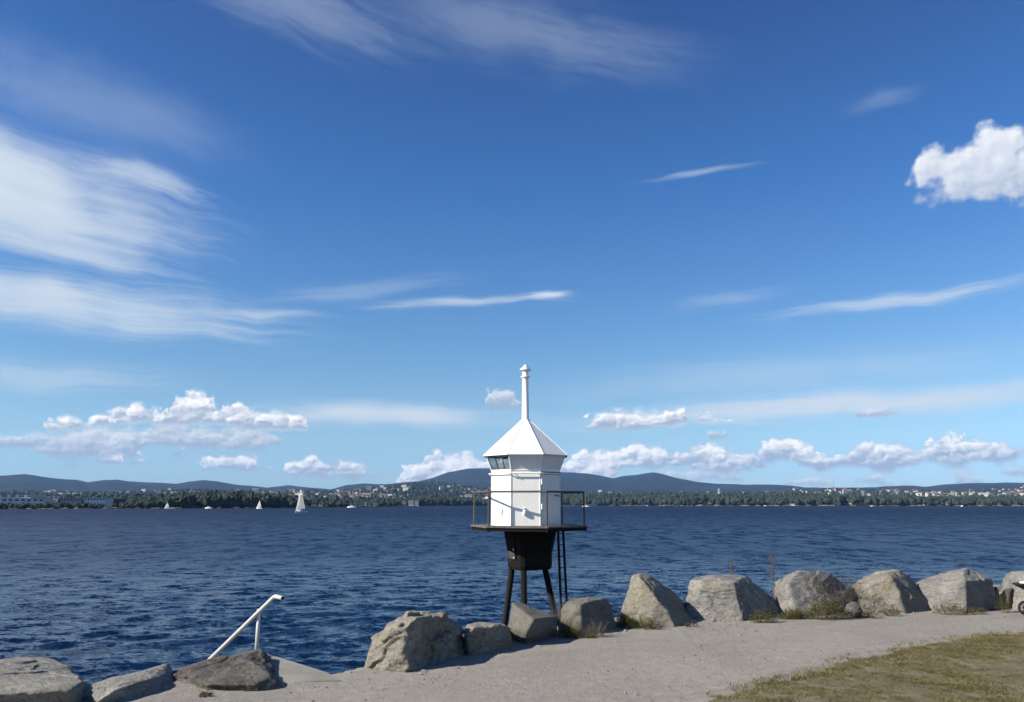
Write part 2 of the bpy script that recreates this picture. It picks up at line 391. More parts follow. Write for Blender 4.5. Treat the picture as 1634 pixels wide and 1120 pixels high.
TREE_TOP = interp_px([(-500, 801), (0, 802), (60, 803), (100, 802), (170, 803), (200, 800), (225, 796), (260, 793), (300, 787), (345, 785), (385, 784), (420, 787), (450, 792), (480, 796), (540, 799), (600, 798), (680, 793), (720, 793), (770, 796), (830, 798), (890, 792), (930, 789), (1000, 788), (1060, 786), (1150, 788), (1250, 787), (1350, 789), (1450, 791), (1550, 793), (1634, 794), (2100, 794)])
SEA_EYE = EYE - SEA
def hill_z(a, r):
    """terrain height above the sea at bearing a (deg) and range r"""
    s0 = shore_d(a)
    # wooded shore ridge
    top = np.tan(np.radians(TREE_TOP(a))) * (s0 + 260) + SEA_EYE
    wood = np.maximum(top - 13, 1.5)
    t = np.clip((r - s0) / 230, 0, 1)
    z1 = 0.4 + wood * t * t * (3 - 2 * t)
    # town slope
    r2_ = 5000.0
    zs = np.tan(np.radians(SLOPE(a))) * r2_ + SEA_EYE - 6
    t2 = np.clip((r - s0 - 400) / (r2_ - s0 - 400), 0, 1.35)
    z2 = zs * (t2 ** 1.25) * np.where(t2 > 1, np.clip(1 - (t2 - 1) * 1.2, 0, 1), 1)
    # far ridge
    r3 = 9500.0
    zr = np.tan(np.radians(RIDGE(a))) * r3 + SEA_EYE
    t3 = np.clip((r - 5200) / (r3 - 5200), 0, 1.25)
    z3 = zr * t3 ** 1.15 * np.where(t3 > 1, 1 - (t3 - 1) * 1.6, 1)
    x, y = r * np.sin(np.radians(a)), r * np.cos(np.radians(a))
    n = fnoise(x, y, 3, 5, 1 / 420.0)
    z = np.maximum(np.maximum(z1, z2), z3)
    return z + n * np.clip((r - s0 - 60) / 4000, 0, 1) * 9
na, nr = 620, 150
A_ = np.linspace(-48, 48, na)
tt = np.linspace(0, 1, nr) ** 1.6
s0 = shore_d(A_)
RRh = (s0 - 12)[None, :] + tt[:, None] * (10200 - s0)[None, :]
AAh = np.broadcast_to(A_, RRh.shape)
Zh = hill_z(AAh, RRh)
Zh[0] = -3
Xh, Yh = RRh * np.sin(np.radians(AAh)), RRh * np.cos(np.radians(AAh))
idx = np.arange(na * nr).reshape(nr, na)
Fh = np.stack([idx[:-1, :-1], idx[:-1, 1:], idx[1:, 1:], idx[1:, :-1]], -1).reshape(-1, 4)[:, ::-1]
M_hill, gg, b, pos = material('wooded_hill', 0.9, 0.1)
f1 = gg.noise(pos, 0.012, 5, 0.65)
f2 = gg.noise(pos, 0.0016, 4, 0.6)
c = gg.mix(gg.ss(f1, 0.3, 0.7), (0.00864, 0.0144, 0.01008), (0.0216, 0.03024, 0.01728))
c = gg.mix(gg.ss(f2, 0.52, 0.66), c, (0.0288, 0.036, 0.0216))
gg.put(b.inputs['Base Color'], c)
bump(gg, b, f1, 1.0, 30.0)
hills = link('hills', mesh_np('hills', np.stack([Xh, Yh, Zh], -1).reshape(-1, 3), Fh, M_hill, True), loc=(0, 0, SEA), kind='structure', label='long wooded blue hills behind the far shore')

def blob_mesh(name, P, S, mat, sub=1, seed=1, squash=1.0, pointed=None):
    """many rough tree crowns in one mesh; P centres, S radii"""
    bm = bmesh.new(); bmesh.ops.create_icosphere(bm, subdivisions=sub, radius=1.0)
    bv = np.array([v.co[:] for v in bm.verts]); bf = np.array([[v.index for v in f.verts] for f in bm.faces]); bm.free()
    rs = np.random.default_rng(seed); n = len(P)
    j = rs.uniform(0.68, 1.28, (n, len(bv), 1))
    v = bv[None] * j
    if pointed is not None:
        k = np.where(pointed, 1.0, 0.0)[:, None]
        taper = 1 - k * 0.55 * np.clip((v[..., 2] + 1) / 2, 0, 1)
        v[..., 0] *= taper; v[..., 1] *= taper; v[..., 2] *= 1 + 0.5 * k
    ang = rs.uniform(0, 6.283, n); ca, sa = np.cos(ang)[:, None], np.sin(ang)[:, None]
    vx, vy = v[..., 0] * ca - v[..., 1] * sa, v[..., 0] * sa + v[..., 1] * ca
    v = np.stack([vx, vy, v[..., 2] * squash], -1) * S[:, None, :] + P[:, None, :]
    f = bf[None] + (np.arange(n) * len(bv))[:, None, None]
    return mesh_np(name, v.reshape(-1, 3), f.reshape(-1, 3), mat, False)
M_wood, gg, b, pos = material('hazed_far_foliage', 0.85, 0.15)  # haze put into the leaf colour: shifted towards a lighter blue-green
f1 = gg.noise(pos, 0.09, 2, 0.6)
f2 = gg.noise(pos, 0.6, 3, 0.65)
c = gg.mix(gg.ss(f1, 0.35, 0.65), (0.012, 0.022, 0.020), (0.028, 0.041, 0.028))
c = gg.mix(gg.ss(f2, 0.35, 0.75), c, (0.044, 0.056, 0.035))
gg.put(b.inputs['Base Color'], c)
CLEAR = [(165, 193, 945), (305, 321, 905), (472, 515, 1135), (555, 602, 1335), (639, 668, 1565), (1113, 1136, 2025), (1250, 1268, 1910), (1323, 1330, 1965), (1342, 1359, 1955), (1369, 1382, 1965), (1411, 1428, 1955), (1468, 1476, 1925), (1498, 1515, 1945)]
def wood(name, n, px0, px1, d0, d1, h0, h1, label, seed, sub=2, conifer=0.15, per=2):
    rs = np.random.default_rng(seed)
    a = rs.uniform(bearing(px0, 800)[0], bearing(px1, 800)[0], n)
    r = shore_d(a) + d0 + (d1 - d0) * rs.uniform(0, 1, n) ** 1.3
    for c0, c1, cd in CLEAR:                                  # no trees between the water and these houses
        b0, b1 = bearing(c0 - 1.0, 800)[0], bearing(c1 + 1.0, 800)[0]
        k_ = ~((a > b0) & (a < b1) & (r < cd + 8)); a, r = a[k_], r[k_]
    n = len(a)
    z = hill_z(a, r)
    room = np.tan(np.radians(TREE_TOP(a))) * r + SEA_EYE - z
    h = np.clip(room * rs.uniform(0.55, 1.0, n) * (1 + 0.25 * fnoise(r * np.sin(np.radians(a)), r * 0.3, seed, 3, 1 / 40.0)), h0 * 0.35, h1)
    P, S, K = [], [], []
    x, y = r * np.sin(np.radians(a)), r * np.cos(np.radians(a))
    con = rs.uniform(0, 1, n) < conifer
    for k in range(per):
        rad = h * rs.uniform(0.30, 0.50, n) * (1.0 if k == 0 else 0.75)
        off = rs.normal(0, 0.16, (n, 2)) * h[:, None] * (k > 0)
        zz = z + h * (rs.uniform(0.40, 0.56, n) if k == 0 else rs.uniform(0.25, 0.8, n))
        P.append(np.stack([x + off[:, 0], y + off[:, 1], zz], -1))
        S.append(np.stack([rad, rad, h * (0.46 if k == 0 else 0.26) * np.ones(n)], -1)); K.append(con)
    return link(name, blob_mesh(name, np.concatenate(P), np.concatenate(S), M_wood, sub, seed, 1.0, np.concatenate(K)), loc=(0, 0, SEA), kind='stuff', label=label, cat='woodland')
wood('shore_woodland', 3400, -260, 560, 4, 330, 6, 13, 'dense dark green woodland along the left far shore', 21)
wood('bay_woodland', 1100, 540, 860, 4, 420, 8, 15, 'dark green trees along the bay behind the white tower', 22)
wood('peninsula_woodland', 3000, 840, 1950, 6, 380, 8, 18, 'dark green wooded peninsula on the right far shore', 23)
def slope_trees():
    rs = np.random.default_rng(31); n = 9000
    a = rs.uniform(bearing(-250, 800)[0], bearing(1900, 800)[0], n)
    r = shore_d(a) + 350 + (5000 - shore_d(a)) * rs.uniform(0, 1, n) ** 0.8
    z = hill_z(a, r); h = rs.uniform(8, 17, n)
    P = np.stack([r * np.sin(np.radians(a)), r * np.cos(np.radians(a)), z + h * 0.4], -1)
    S = np.stack([h * 0.55, h * 0.55, h * 0.5], -1)
    link('hillside_woodland', blob_mesh('hillside_woodland', P, S, M_wood, 1, 5), loc=(0, 0, SEA), kind='stuff', label='scattered trees over the town slopes below the hills', cat='woodland')
slope_trees()

# ---------------------------------------------------------------- air
M_haze = bpy.data.materials.new('haze_air'); M_haze.use_nodes = True
ht = M_haze.node_tree; ht.nodes.clear(); gg = G(ht)
pv = gg.node('ShaderNodeVolumePrincipled', {'Color': (0.26, 0.50, 1.0), 'Density': 0.000034, 'Anisotropy': 0.0})
gg.node('ShaderNodeOutputMaterial', {'Volume': pv.outputs[0]})
def box_bm(lo, hi):
    bm = bmesh.new(); bmesh.ops.create_cube(bm, size=1.0)
    for v in bm.verts: v.co = Vector([lo[i] + (v.co[i] + 0.5) * (hi[i] - lo[i]) for i in range(3)])
    return bm
def link_bm(name, bm, mat=None, parent=None, smooth=False, **kw):
    me = bpy.data.meshes.new(name); bm.to_mesh(me); bm.free()
    if mat is not None:
        for m_ in (mat if isinstance(mat, (list, tuple)) else [mat]): me.materials.append(m_)
    if smooth: me.polygons.foreach_set('use_smooth', np.ones(len(me.polygons), dtype=bool))
    return link(name, me, parent, **kw)
link_bm('haze', box_bm((-7800, -300, -9), (7800, 10400, 560)), M_haze, kind='stuff', label='thin blue summer haze over the fjord')

# ---------------------------------------------------------------- materials of the near shore
def mat_gravel():
    m, gg, b, pos = material('fine_gravel', 0.95, 0.15)
    big = gg.noise(pos, 0.9, 4, 0.6)
    mid = gg.noise(gg.vm('MULTIPLY', pos, (1.0, 1.0, 1.0)), 9.0, 4, 0.65)
    fine = gg.noise(pos, 95.0, 3, 0.7)
    vd = gg.vor(pos, 60.0, 0, 0.5)
    grit = gg.node('ShaderNodeTexVoronoi', {'Vector': pos, 'Scale': 75.0}).outputs['Color']
    gr = gg.node('ShaderNodeSeparateColor', {0: grit}).outputs[0]
    c = gg.mix(gg.ss(mid, 0.3, 0.7), (0.222, 0.204, 0.176), (0.286, 0.264, 0.230))
    c = gg.mix(gg.mul(gg.ss(big, 0.42, 0.62), 0.55), c, (0.200, 0.186, 0.165))
    trk = gg.noise(gg.vm('MULTIPLY', gg.node('ShaderNodeMapping', {'Vector': pos, 'Rotation': (0, 0, -0.42)}).outputs[0], (0.55, 3.2, 1)), 1.0, 5, 0.65)
    c = gg.mix(gg.mul(gg.ss(trk, 0.52, 0.68), 0.45), c, (0.165, 0.153, 0.135))
    c = gg.mix(gg.mul(gg.ss(gr, 0.80, 0.95), 0.38), c, (0.36, 0.3456, 0.324))
    c = gg.mix(gg.mul(gg.ss(gr, 0.22, 0.05), 0.40), c, (0.0936, 0.09, 0.0864))
    c = gg.mix(gg.mul(gg.ss(fine, 0.35, 0.75), 0.4), c, (0.3096, 0.288, 0.2556))
    gg.put(b.inputs['Base Color'], c)
    n1 = bump(gg, b, gg.add(gg.mul(vd, 0.6), fine), 0.8, 0.008)
    n2 = gg.node('ShaderNodeBump', {'Height': mid, 'Strength': 0.6, 'Distance': 0.02, 'Normal': n1})
    gg.put(b.inputs['Normal'], n2.outputs[0])
    return m
def mat_soil():
    m, gg, b, pos = material('dry_turf_soil', 0.95, 0.1)
    n1 = gg.noise(pos, 3.0, 5, 0.65)
    n2 = gg.noise(pos, 40.0, 3, 0.7)
    c = gg.mix(gg.ss(n1, 0.35, 0.65), (0.1224, 0.108, 0.0684), (0.1944, 0.1728, 0.126))
    c = gg.mix(gg.mul(gg.ss(n2, 0.4, 0.7), 0.5), c, (0.072, 0.072, 0.0324))
    gg.put(b.inputs['Base Color'], c)
    bump(gg, b, n2, 0.8, 0.015)
    return m
def mat_concrete():
    m, gg, b, pos = material('worn_concrete', 0.9, 0.2)
    n1 = gg.noise(pos, 2.0, 6, 0.65)
    n2 = gg.noise(pos, 70.0, 3, 0.7)
    c = gg.mix(gg.ss(n1, 0.35, 0.68), (0.1944, 0.1836, 0.1656), (0.2592, 0.2484, 0.2232))
    c = gg.mix(gg.mul(gg.ss(n2, 0.55, 0.75), 0.5), c, (0.144, 0.1368, 0.126))
    gg.put(b.inputs['Base Color'], c)
    bump(gg, b, n2, 0.5, 0.004)
    return m
def mat_rock(name, dark, mid, pale, lichen, lichen_amt, strata=(2.5, 2.5, 7.0)):
    m, gg, b, pos = material(name, 0.88, 0.2)
    n1 = gg.noise(pos, 2.2, 7, 0.65, 0.4)
    st = gg.noise(gg.vm('MULTIPLY', pos, strata), 1.6, 7, 0.7, 0.3)
    fine = gg.noise(pos, 38.0, 4, 0.7)
    crack = gg.vor(gg.vm('ADD', pos, gg.vm('MULTIPLY', gg.noise(pos, 3.0, 3, 0.6, out=1), (0.6, 0.6, 0.6))), 1.25, 0, 0.5, feature='DISTANCE_TO_EDGE')
    grit = gg.noise(pos, 120.0, 3, 0.75)
    vein = gg.noise(gg.vm('MULTIPLY', pos, (1.0, 1.0, 1.5)), 2.4, 5, 0.6, 0.5)
    lic = gg.noise(pos, 1.7, 5, 0.7, 0.2)
    c = gg.mix(gg.ss(n1, 0.32, 0.68), mid, pale)
    c = gg.mix(gg.mul(gg.ss(st, 0.46, 0.34), 0.6), c, dark)
    c = gg.mix(gg.mul(gg.ss(gg.m('ABSOLUTE', gg.sub(vein, 0.5)), 0.018, 0.0), 0.35), c, dark)
    c = gg.mix(gg.mul(gg.ss(fine, 0.5, 0.68), 0.75), c, pale)
    c = gg.mix(gg.mul(gg.ss(grit, 0.50, 0.40), 0.35), c, dark)
    c = gg.mix(gg.mul(gg.ss(fine, 0.46, 0.30), 0.6), c, dark)
    c = gg.mix(gg.mul(gg.ss(lic, 0.50, 0.62), lichen_amt), c, lichen)
    c = gg.mix(gg.mul(gg.ss(crack, 0.008, 0.0), 0.5), c, tuple(v * 0.4 for v in dark))
    gg.put(b.inputs['Base Color'], c)
    h = gg.add(gg.mul(st, 1.0), gg.add(gg.mul(n1, 0.8), gg.mul(fine, 0.22)))
    h = gg.add(h, gg.add(gg.mul(grit, 0.08), gg.mul(gg.ss(gg.m('ABSOLUTE', gg.sub(vein, 0.5)), 0.0, 0.02), 0.10)))
    bump(gg, b, h, 1.0, 0.055)
    return m
M_gravel, M_soil, M_conc = mat_gravel(), mat_soil(), mat_concrete()
M_rock_grey = mat_rock('pale_grey_rock', (0.085, 0.082, 0.076), (0.178, 0.171, 0.158), (0.305, 0.295, 0.274), (0.195, 0.175, 0.105), 0.38)
M_rock_tan = mat_rock('tan_lichened_rock', (0.100, 0.092, 0.077), (0.195, 0.178, 0.142), (0.300, 0.280, 0.240), (0.190, 0.170, 0.092), 0.58)
M_rock_cream = mat_rock('cream_layered_rock', (0.050, 0.046, 0.040), (0.188, 0.174, 0.143), (0.330, 0.306, 0.255), (0.1152, 0.1116, 0.036), 0.45)
M_rock_slate = mat_rock('slate_grey_rock', (0.09, 0.08352, 0.07344), (0.1296, 0.1195, 0.1037), (0.1872, 0.1742, 0.1512), (0.144, 0.1332, 0.1008), 0.2)
M_rock_dark = mat_rock('dark_furrowed_rock', (0.026, 0.024, 0.021), (0.064, 0.060, 0.053), (0.150, 0.142, 0.126), (0.1152, 0.108, 0.072), 0.2, (3.5, 3.5, 5.0))

# ---------------------------------------------------------------- ground
EDGE = [(-6000, 7.6), (-40, 7.6), (-12, 7.6), (-5, 7.7), (-3.6, 7.9), (-3.02, 8.3), (-2.98, 9.10), (-2.74, 9.22), (-1.84, 8.22), (-1.66, 8.42), (-1.1, 9.3), (-0.4, 10.1), (0.2, 10.9), (0.9, 11.7), (1.9, 12.6), (3.2, 13.1), (4.6, 13.5), (5.9, 13.8), (7.2, 14.2), (9, 14.9), (14, 16.4), (40, 22), (6000, 22)]
EX, EY = zip(*EDGE)
edge_y = lambda x: np.interp(x, EX, EY)
LAWN = [ground(x, y) for x, y in ((1090, 1135), (1130, 1120), (1180, 1108), (1250, 1088), (1330, 1066), (1400, 1049), (1470, 1034), (1550, 1023), (1634, 1016), (1760, 1006))]
LX, LY = [v.x for v in LAWN], [v.y for v in LAWN]
LX, LY = LX + [40], LY + [LY[-1] + 6.0]
lawn_y = lambda x: np.where(x < LX[0], LY[0] - (LX[0] - x) * 3.0, np.interp(x, LX, LY))
def ground_z(x, y):
    n = fnoise(x, y, 9, 4, 0.7) * 0.012
    d = y - edge_y(x)
    steep = np.where((x > -3.0) & (x < -1.7), 14.0, 0.85)
    return n * (d < -0.15) - np.clip(d, 0, None) * steep - 0.25 * np.clip(d * 6, 0, 1)
gx = np.concatenate([[-6000, -2000, -600, -200, -80], np.linspace(-40, -7, 40), np.arange(-6.9, 10.0, 0.09), np.linspace(10.1, 40, 50), [80, 200, 600, 2000, 6000]])
gy = np.concatenate([[-6000, -2000, -600, -200, -80], np.linspace(-30, 5, 30), np.arange(5.1, 15.5, 0.07), np.linspace(15.6, 30, 30)])
GX, GY = np.meshgrid(gx, gy)
GZ = np.maximum(ground_z(GX, GY), -5.0)
idx = np.arange(GX.size).reshape(GX.shape)
Fg = np.stack([idx[:-1, :-1], idx[:-1, 1:], idx[1:, 1:], idx[1:, :-1]], -1).reshape(-1, 4)
link('path', mesh_np('path', np.stack([GX, GY, GZ], -1).reshape(-1, 3), Fg, M_gravel, True), kind='structure', label='pale grey fine gravel path along the boulders')

# concrete landing and the steps that go down to the water from it
bm = bmesh.new()
top = [(-2.96, 8.15), (-2.60, 7.85), (-1.62, 7.95), (-1.83, 8.235), (-2.735, 9.235), (-2.97, 9.12)]
vs = [bm.verts.new((x, y, 0.022 if y > 8.1 else 0.004)) for x, y in top]
bm.faces.new(vs)
ret = bmesh.ops.extrude_face_region(bm, geom=bm.faces[:])
for v in ret['geom']:
    if isinstance(v, bmesh.types.BMVert): v.co.z = -3.4
bmesh.ops.recalc_face_normals(bm, faces=bm.faces[:])
slab = link_bm('concrete_landing', bm, M_conc, kind='structure', label='low worn concrete landing at the water edge')
for k in range(9):
    z1 = -0.16 - 0.19 * k
    x1 = -2.985 - 0.27 * k
    link_bm('step', box_bm((x1 - 0.27, 8.42, z1 - 0.5), (x1, 9.12, z1)), M_conc, slab)

# lawn: a thin uneven turf sheet
lx = np.arange(1.6, 14.0, 0.07); lv = np.linspace(0, 1, 110) ** 0.8
LXg, LVg = np.meshgrid(lx, lv)
wob = fnoise(LXg * 1.0, LXg * 0 + 3.1, 14, 5, 1.4, 0.6) * 0.10
LYg = 3.0 + (lawn_y(LXg) + wob - 3.0) * LVg
LZg = 0.006 + 0.030 * np.clip((1 - LVg) * 14, 0, 1) + fnoise(LXg, LYg, 17, 4, 1.2) * 0.010 * np.clip((1 - LVg) * 10, 0, 1)
idx = np.arange(LXg.size).reshape(LXg.shape)
Fl = np.stack([idx[:-1, :-1], idx[:-1, 1:], idx[1:, 1:], idx[1:, :-1]], -1).reshape(-1, 4)
ok = (lawn_y(LXg) > 3.4)
Fl = Fl[ok.ravel()[Fl].all(1)]
link('lawn', mesh_np('lawn', np.stack([LXg, LYg, LZg], -1).reshape(-1, 3), Fl, M_soil, True), kind='structure', label='worn dry lawn beside the gravel path')

def mat_leaf(name, c0, c1, c2, scale=6.0):
    m, gg, b, pos = material(name, 0.7, 0.2)
    n = gg.noise(pos, scale, 3, 0.65)
    n2 = gg.noise(pos, scale * 9, 2, 0.6)
    c = gg.mix(gg.ss(n, 0.35, 0.65), c0, c1)
    c = gg.mix(gg.ss(n2, 0.5, 0.8), c, c2)
    gg.put(b.inputs['Base Color'], c)
    tr = gg.node('ShaderNodeBsdfTranslucent', {'Color': c})
    mx = gg.node('ShaderNodeMixShader', {0: 0.25, 1: b.outputs[0], 2: tr.outputs[0]})
    gg.put(m.node_tree.nodes['Material Output'].inputs[0], mx.outputs[0])
    return m
M_grass = mat_leaf('dry_grass_blade', (0.122, 0.110, 0.044), (0.200, 0.170, 0.084), (0.315, 0.270, 0.165), 2.5)
M_tuft = mat_leaf('olive_tuft_leaf', (0.0612, 0.0648, 0.01584), (0.108, 0.1008, 0.0324), (0.1512, 0.1368, 0.0612), 14.0)
M_dry = mat_leaf('dead_stalk', (0.144, 0.1188, 0.0792), (0.2016, 0.1692, 0.1152), (0.2448, 0.216, 0.1584), 30.0)

def blades(base, h, w, lean, seed, segs=2):
    """thin tapered blades as one vertex/face set; base (n,3), h, w, lean (n,)"""
    rs = np.random.default_rng(seed); n = len(base)
    th = rs.uniform(0, 6.283, n); ph = rs.uniform(0, 6.283, n)
    sd_ = np.stack([np.cos(th), np.sin(th), np.zeros(n)], -1) * (w[:, None] / 2)
    ln = np.stack([np.cos(ph), np.sin(ph), np.zeros(n)], -1) * (lean * h)[:, None]
    up = np.array([0, 0, 1.0])
    m1 = base + ln * 0.35 + up * (h * 0.6)[:, None]
    tip = base + ln + up * (h * (1 - 0.35 * lean))[:, None]
    V_ = np.stack([base - sd_, base + sd_, m1 + sd_ * 0.7, m1 - sd_ * 0.7, tip], 1).reshape(-1, 3)
    o = (np.arange(n) * 5)[:, None]
    F_ = np.concatenate([o + np.array([[0, 1, 2]]), o + np.array([[0, 2, 3]]), o + np.array([[3, 2, 4]])])
    return V_, F_
n = 900000
rs = np.random.default_rng(5)
bx = rs.uniform(1.7, 8.6, n); by = rs.uniform(5.9, 11.8, n)
din = lawn_y(bx) + fnoise(bx, bx * 0 + 3.1, 14, 5, 1.4, 0.6) * 0.10 - by + 0.07 * fnoise(bx, by, 47, 3, 7.0)          # distance inside the lawn edge
cover = 0.12 + 0.6 * fnoise(bx, by, 41, 4, 2.6, 0.7) + 0.5 * fnoise(bx, by, 43, 3, 11.0) + 0.10 * np.exp(-np.clip(din, 0, None) / 0.25) + 0.12 * np.clip(din - 0.5, 0, 2)
vis = (np.abs(bx / by) < 0.78)
keep = (din > -0.03) & (cover > rs.uniform(-0.50, 0.80, n)) & vis
keep |= (din > -0.25) & (din <= 0) & (rs.uniform(0, 1, n) < 0.10) & vis & (cover > 0.0)
bx, by, cv = bx[keep], by[keep], cover[keep]
edge_b = np.exp(-np.clip(din[keep], 0, None) / 0.12)
hh_ = rs.uniform(0.008, 0.024, len(bx)) * (1 + 0.6 * np.clip(cv, 0, 1)) * (1 + 0.9 * edge_b * rs.uniform(0, 1, len(bx)) ** 2)
base = np.stack([bx, by, 0.030 + 0.004 * fnoise(bx, by, 17, 3, 1.2) - 0.024 * edge_b], -1)
Vb, Fb = blades(base, hh_, rs.uniform(0.003, 0.008, len(bx)), rs.uniform(0.2, 1.3, len(bx)), 6)
link('grass', mesh_np('grass', Vb, Fb, M_grass), kind='stuff', label='short patchy olive grass on the worn lawn', cat='grass')

# loose stones on the path
n = 9000
sx_ = rs.uniform(-4.5, 10, n); sy_ = rs.uniform(6.5, 14.0, n)
k = (sy_ < edge_y(sx_) - 0.1) & (sy_ > lawn_y(sx_) - 0.4)
sx_, sy_ = sx_[k], sy_[k]
rad = rs.gamma(2.0, 0.0017, len(sx_)) + 0.002
Ps = np.stack([sx_, sy_, rad * 0.35], -1)
M_peb, gg, b, pos = material('loose_stone', 0.9, 0.2)
gg.put(b.inputs['Base Color'], gg.mix(gg.noise(pos, 7.0, 2, 0.6), (0.0864, 0.0828, 0.0756), (0.3312, 0.324, 0.3024)))
n = 420                                                       # larger chips gathered at the foot of the boulders
cx_ = rs.uniform(-0.9, 9.5, n); cy_ = edge_y(cx_) - 0.95 - np.abs(rs.normal(0, 0.22, n))
cr = rs.gamma(2.0, 0.0045, n) + 0.005
Ps = np.concatenate([Ps, np.stack([cx_, cy_, cr * 0.3], -1)]); rad = np.concatenate([rad, cr])
link('gravel', blob_mesh('gravel', Ps, np.stack([rad, rad, rad * 0.7], -1), M_peb, 1, 8), kind='stuff', label='small loose stones scattered on the path', cat='gravel')

# ---------------------------------------------------------------- boulders
def vnoise3(P, seed, octaves=5, base=1.0, rough=0.5, ridged=False):
    rs = np.random.default_rng(seed); T = rs.uniform(-1, 1, (32, 32, 32))
    out = np.zeros(len(P)); amp, f = 1.0, base
    for _ in range(octaves):
        q = P * f; i = np.floor(q).astype(int); u = q - i; u = u * u * (3 - 2 * u); i %= 32; j = (i + 1) % 32
        def c(a, b_, d): return T[(j if a else i)[:, 0], (j if b_ else i)[:, 1], (j if d else i)[:, 2]]
        x0 = c(0, 0, 0) * (1 - u[:, 0]) + c(1, 0, 0) * u[:, 0]; x1 = c(0, 1, 0) * (1 - u[:, 0]) + c(1, 1, 0) * u[:, 0]
        x2 = c(0, 0, 1) * (1 - u[:, 0]) + c(1, 0, 1) * u[:, 0]; x3 = c(0, 1, 1) * (1 - u[:, 0]) + c(1, 1, 1) * u[:, 0]
        y0 = x0 * (1 - u[:, 1]) + x1 * u[:, 1]; y1 = x2 * (1 - u[:, 1]) + x3 * u[:, 1]
        v = y0 * (1 - u[:, 2]) + y1 * u[:, 2]
        out += amp * ((1 - 2 * np.abs(v)) if ridged else v)
        amp *= rough; f *= 2.1
    return out
ICO = {}
def ico(sub):
    if sub not in ICO:
        bm = bmesh.new(); bmesh.ops.create_icosphere(bm, subdivisions=sub, radius=1.0)
        ICO[sub] = (np.array([v.co[:] for v in bm.verts]), np.array([[v.index for v in f.verts] for f in bm.faces])); bm.free()
    return ICO[sub]
def boulder(label, Y0, pts, mat, seed, sub=5, sharp=60, rough_amp=0.030, back=0.75, chips=26, name='boulder', sink=0.3, group='boulders along the gravel path', cuts=9):
    """an angular boulder: hull through corner points (photo x, y, depth behind Y0), cut by chips and roughened"""
    C3 = [at(x, y, Y0 + d) for x, y, d in pts]
    cx = sum((c.x for c in C3)) / len(C3)
    extra = []
    for c in C3:
        if c.z > 0.12: extra.append(Vector((cx + (c.x - cx) * 0.82, c.y + back * 0.6, c.z * 0.86)))
        if c.z < 0.03: extra.append(Vector((cx + (c.x - cx) * 1.03, c.y, -sink)))
        else: extra.append(Vector((cx + (c.x - cx) * 0.95, c.y + back * 0.8, -sink)))
    bm = bmesh.new()
    for c in C3 + extra: bm.verts.new(c)
    ret = bmesh.ops.convex_hull(bm, input=bm.verts[:])
    bm.verts.ensure_lookup_table()
    hv = np.array([v.co[:] for v in bm.verts if v.link_faces])
    cen = (hv.max(0) + hv.min(0)) / 2
    bm.normal_update()
    N_, D_ = [], []
    for f in bm.faces:
        nn = np.array(f.normal[:]); p0 = np.array(f.verts[0].co[:]); d = nn @ (p0 - cen)
        if d < 0: nn, d = -nn, -d
        if d > 1e-4: N_.append(nn); D_.append(d)
    bm.free()
    rs = np.random.default_rng(seed + 100)
    for _ in range(chips):
        nn = rs.normal(size=3); nn /= np.linalg.norm(nn)
        N_.append(nn); D_.append(((hv - cen) @ nn).max() * rs.uniform(0.982, 1.0))
    N_, D_ = np.array(N_), np.array(D_)
    U, Fi = ico(sub)
    for _ in range(cuts):                                     # slightly tilted breaks across the big faces
        u0 = U[rs.integers(len(U))]; q0 = (N_ @ u0) / D_; k0 = int(q0.argmax()); p0 = u0 / q0[k0]
        nn = N_[k0] + rs.normal(0, 0.08, 3); nn /= np.linalg.norm(nn)
        d0 = float(nn @ p0) * rs.uniform(1.0, 1.02)
        if d0 > 0.02: N_ = np.vstack([N_, nn]); D_ = np.append(D_, d0)
    q = np.clip(U @ N_.T / D_[None], 1e-6, None)
    qm = q.max(1); r = 1.0 / (qm * ((q / qm[:, None]) ** sharp).sum(1) ** (1.0 / sharp))
    P = U * r[:, None]
    size = float(np.linalg.norm(hv.max(0) - hv.min(0))) / 2
    so = rs.uniform(0, 30, 3)
    d = vnoise3(P / size * 5.0 + so, seed, 5, 1.0, 0.6) * rough_amp * size * 0.38
    d += vnoise3(P / size * np.array([3.0, 3.0, 6.5]) + so, seed + 1, 4, 1.4, 0.55, True) * rough_amp * size * 0.32
    ledge = vnoise3(P / size * np.array([1.5, 1.5, 2.6]) + so * 1.7, seed + 2, 3, 1.0, 0.5)      # broken ledges with sharp lips
    for thr in (-0.25, 0.08, 0.40):
        t_ = np.clip((ledge - thr) / 0.035, 0, 1)
        d += (t_ * t_ * (3 - 2 * t_) - 0.5) * rough_amp * size * 0.85
    P = P * (1 + (d / np.maximum(r, 0.05)))[:, None]
    o = link(name, mesh_np(name, P, Fi, mat, True), loc=tuple(cen), label=label, cat='rock' if name == 'stone' else 'boulder', group=group)
    return o
boulder('broad flat-topped grey boulder at the left edge of the picture', 6.75,
        [(-90, 1066, 1.1), (0, 1057, 1.1), (22, 1060, 1.1), (62, 1072, 1.0), (106, 1089, 0.8), (121, 1098, 0.5), (124, 1135, 0.35), (114, 1101, 0.12), (60, 1103, 0.05), (0, 1107, 0.0), (-90, 1110, 0.0), (104, 1165, 0.42), (-90, 1175, 0.30), (0, 1175, 0.30)], M_rock_grey, 1, 7, 343, 0.020, cuts=0)
boulder('low boulder with a pale sloping top between two left boulders', 7.0,
        [(116, 1102, 0.45), (150, 1091, 0.6), (213, 1071, 0.78), (237, 1069, 0.78), (239, 1083, 0.5), (268, 1085, 0.75), (302, 1118, 0.75), (132, 1128, 0.15), (182, 1102, 0.08), (158, 1117, -0.02), (150, 1150, 0.2), (235, 1160, 0.45)], M_rock_grey, 2, 7, 343, 0.018, cuts=0)
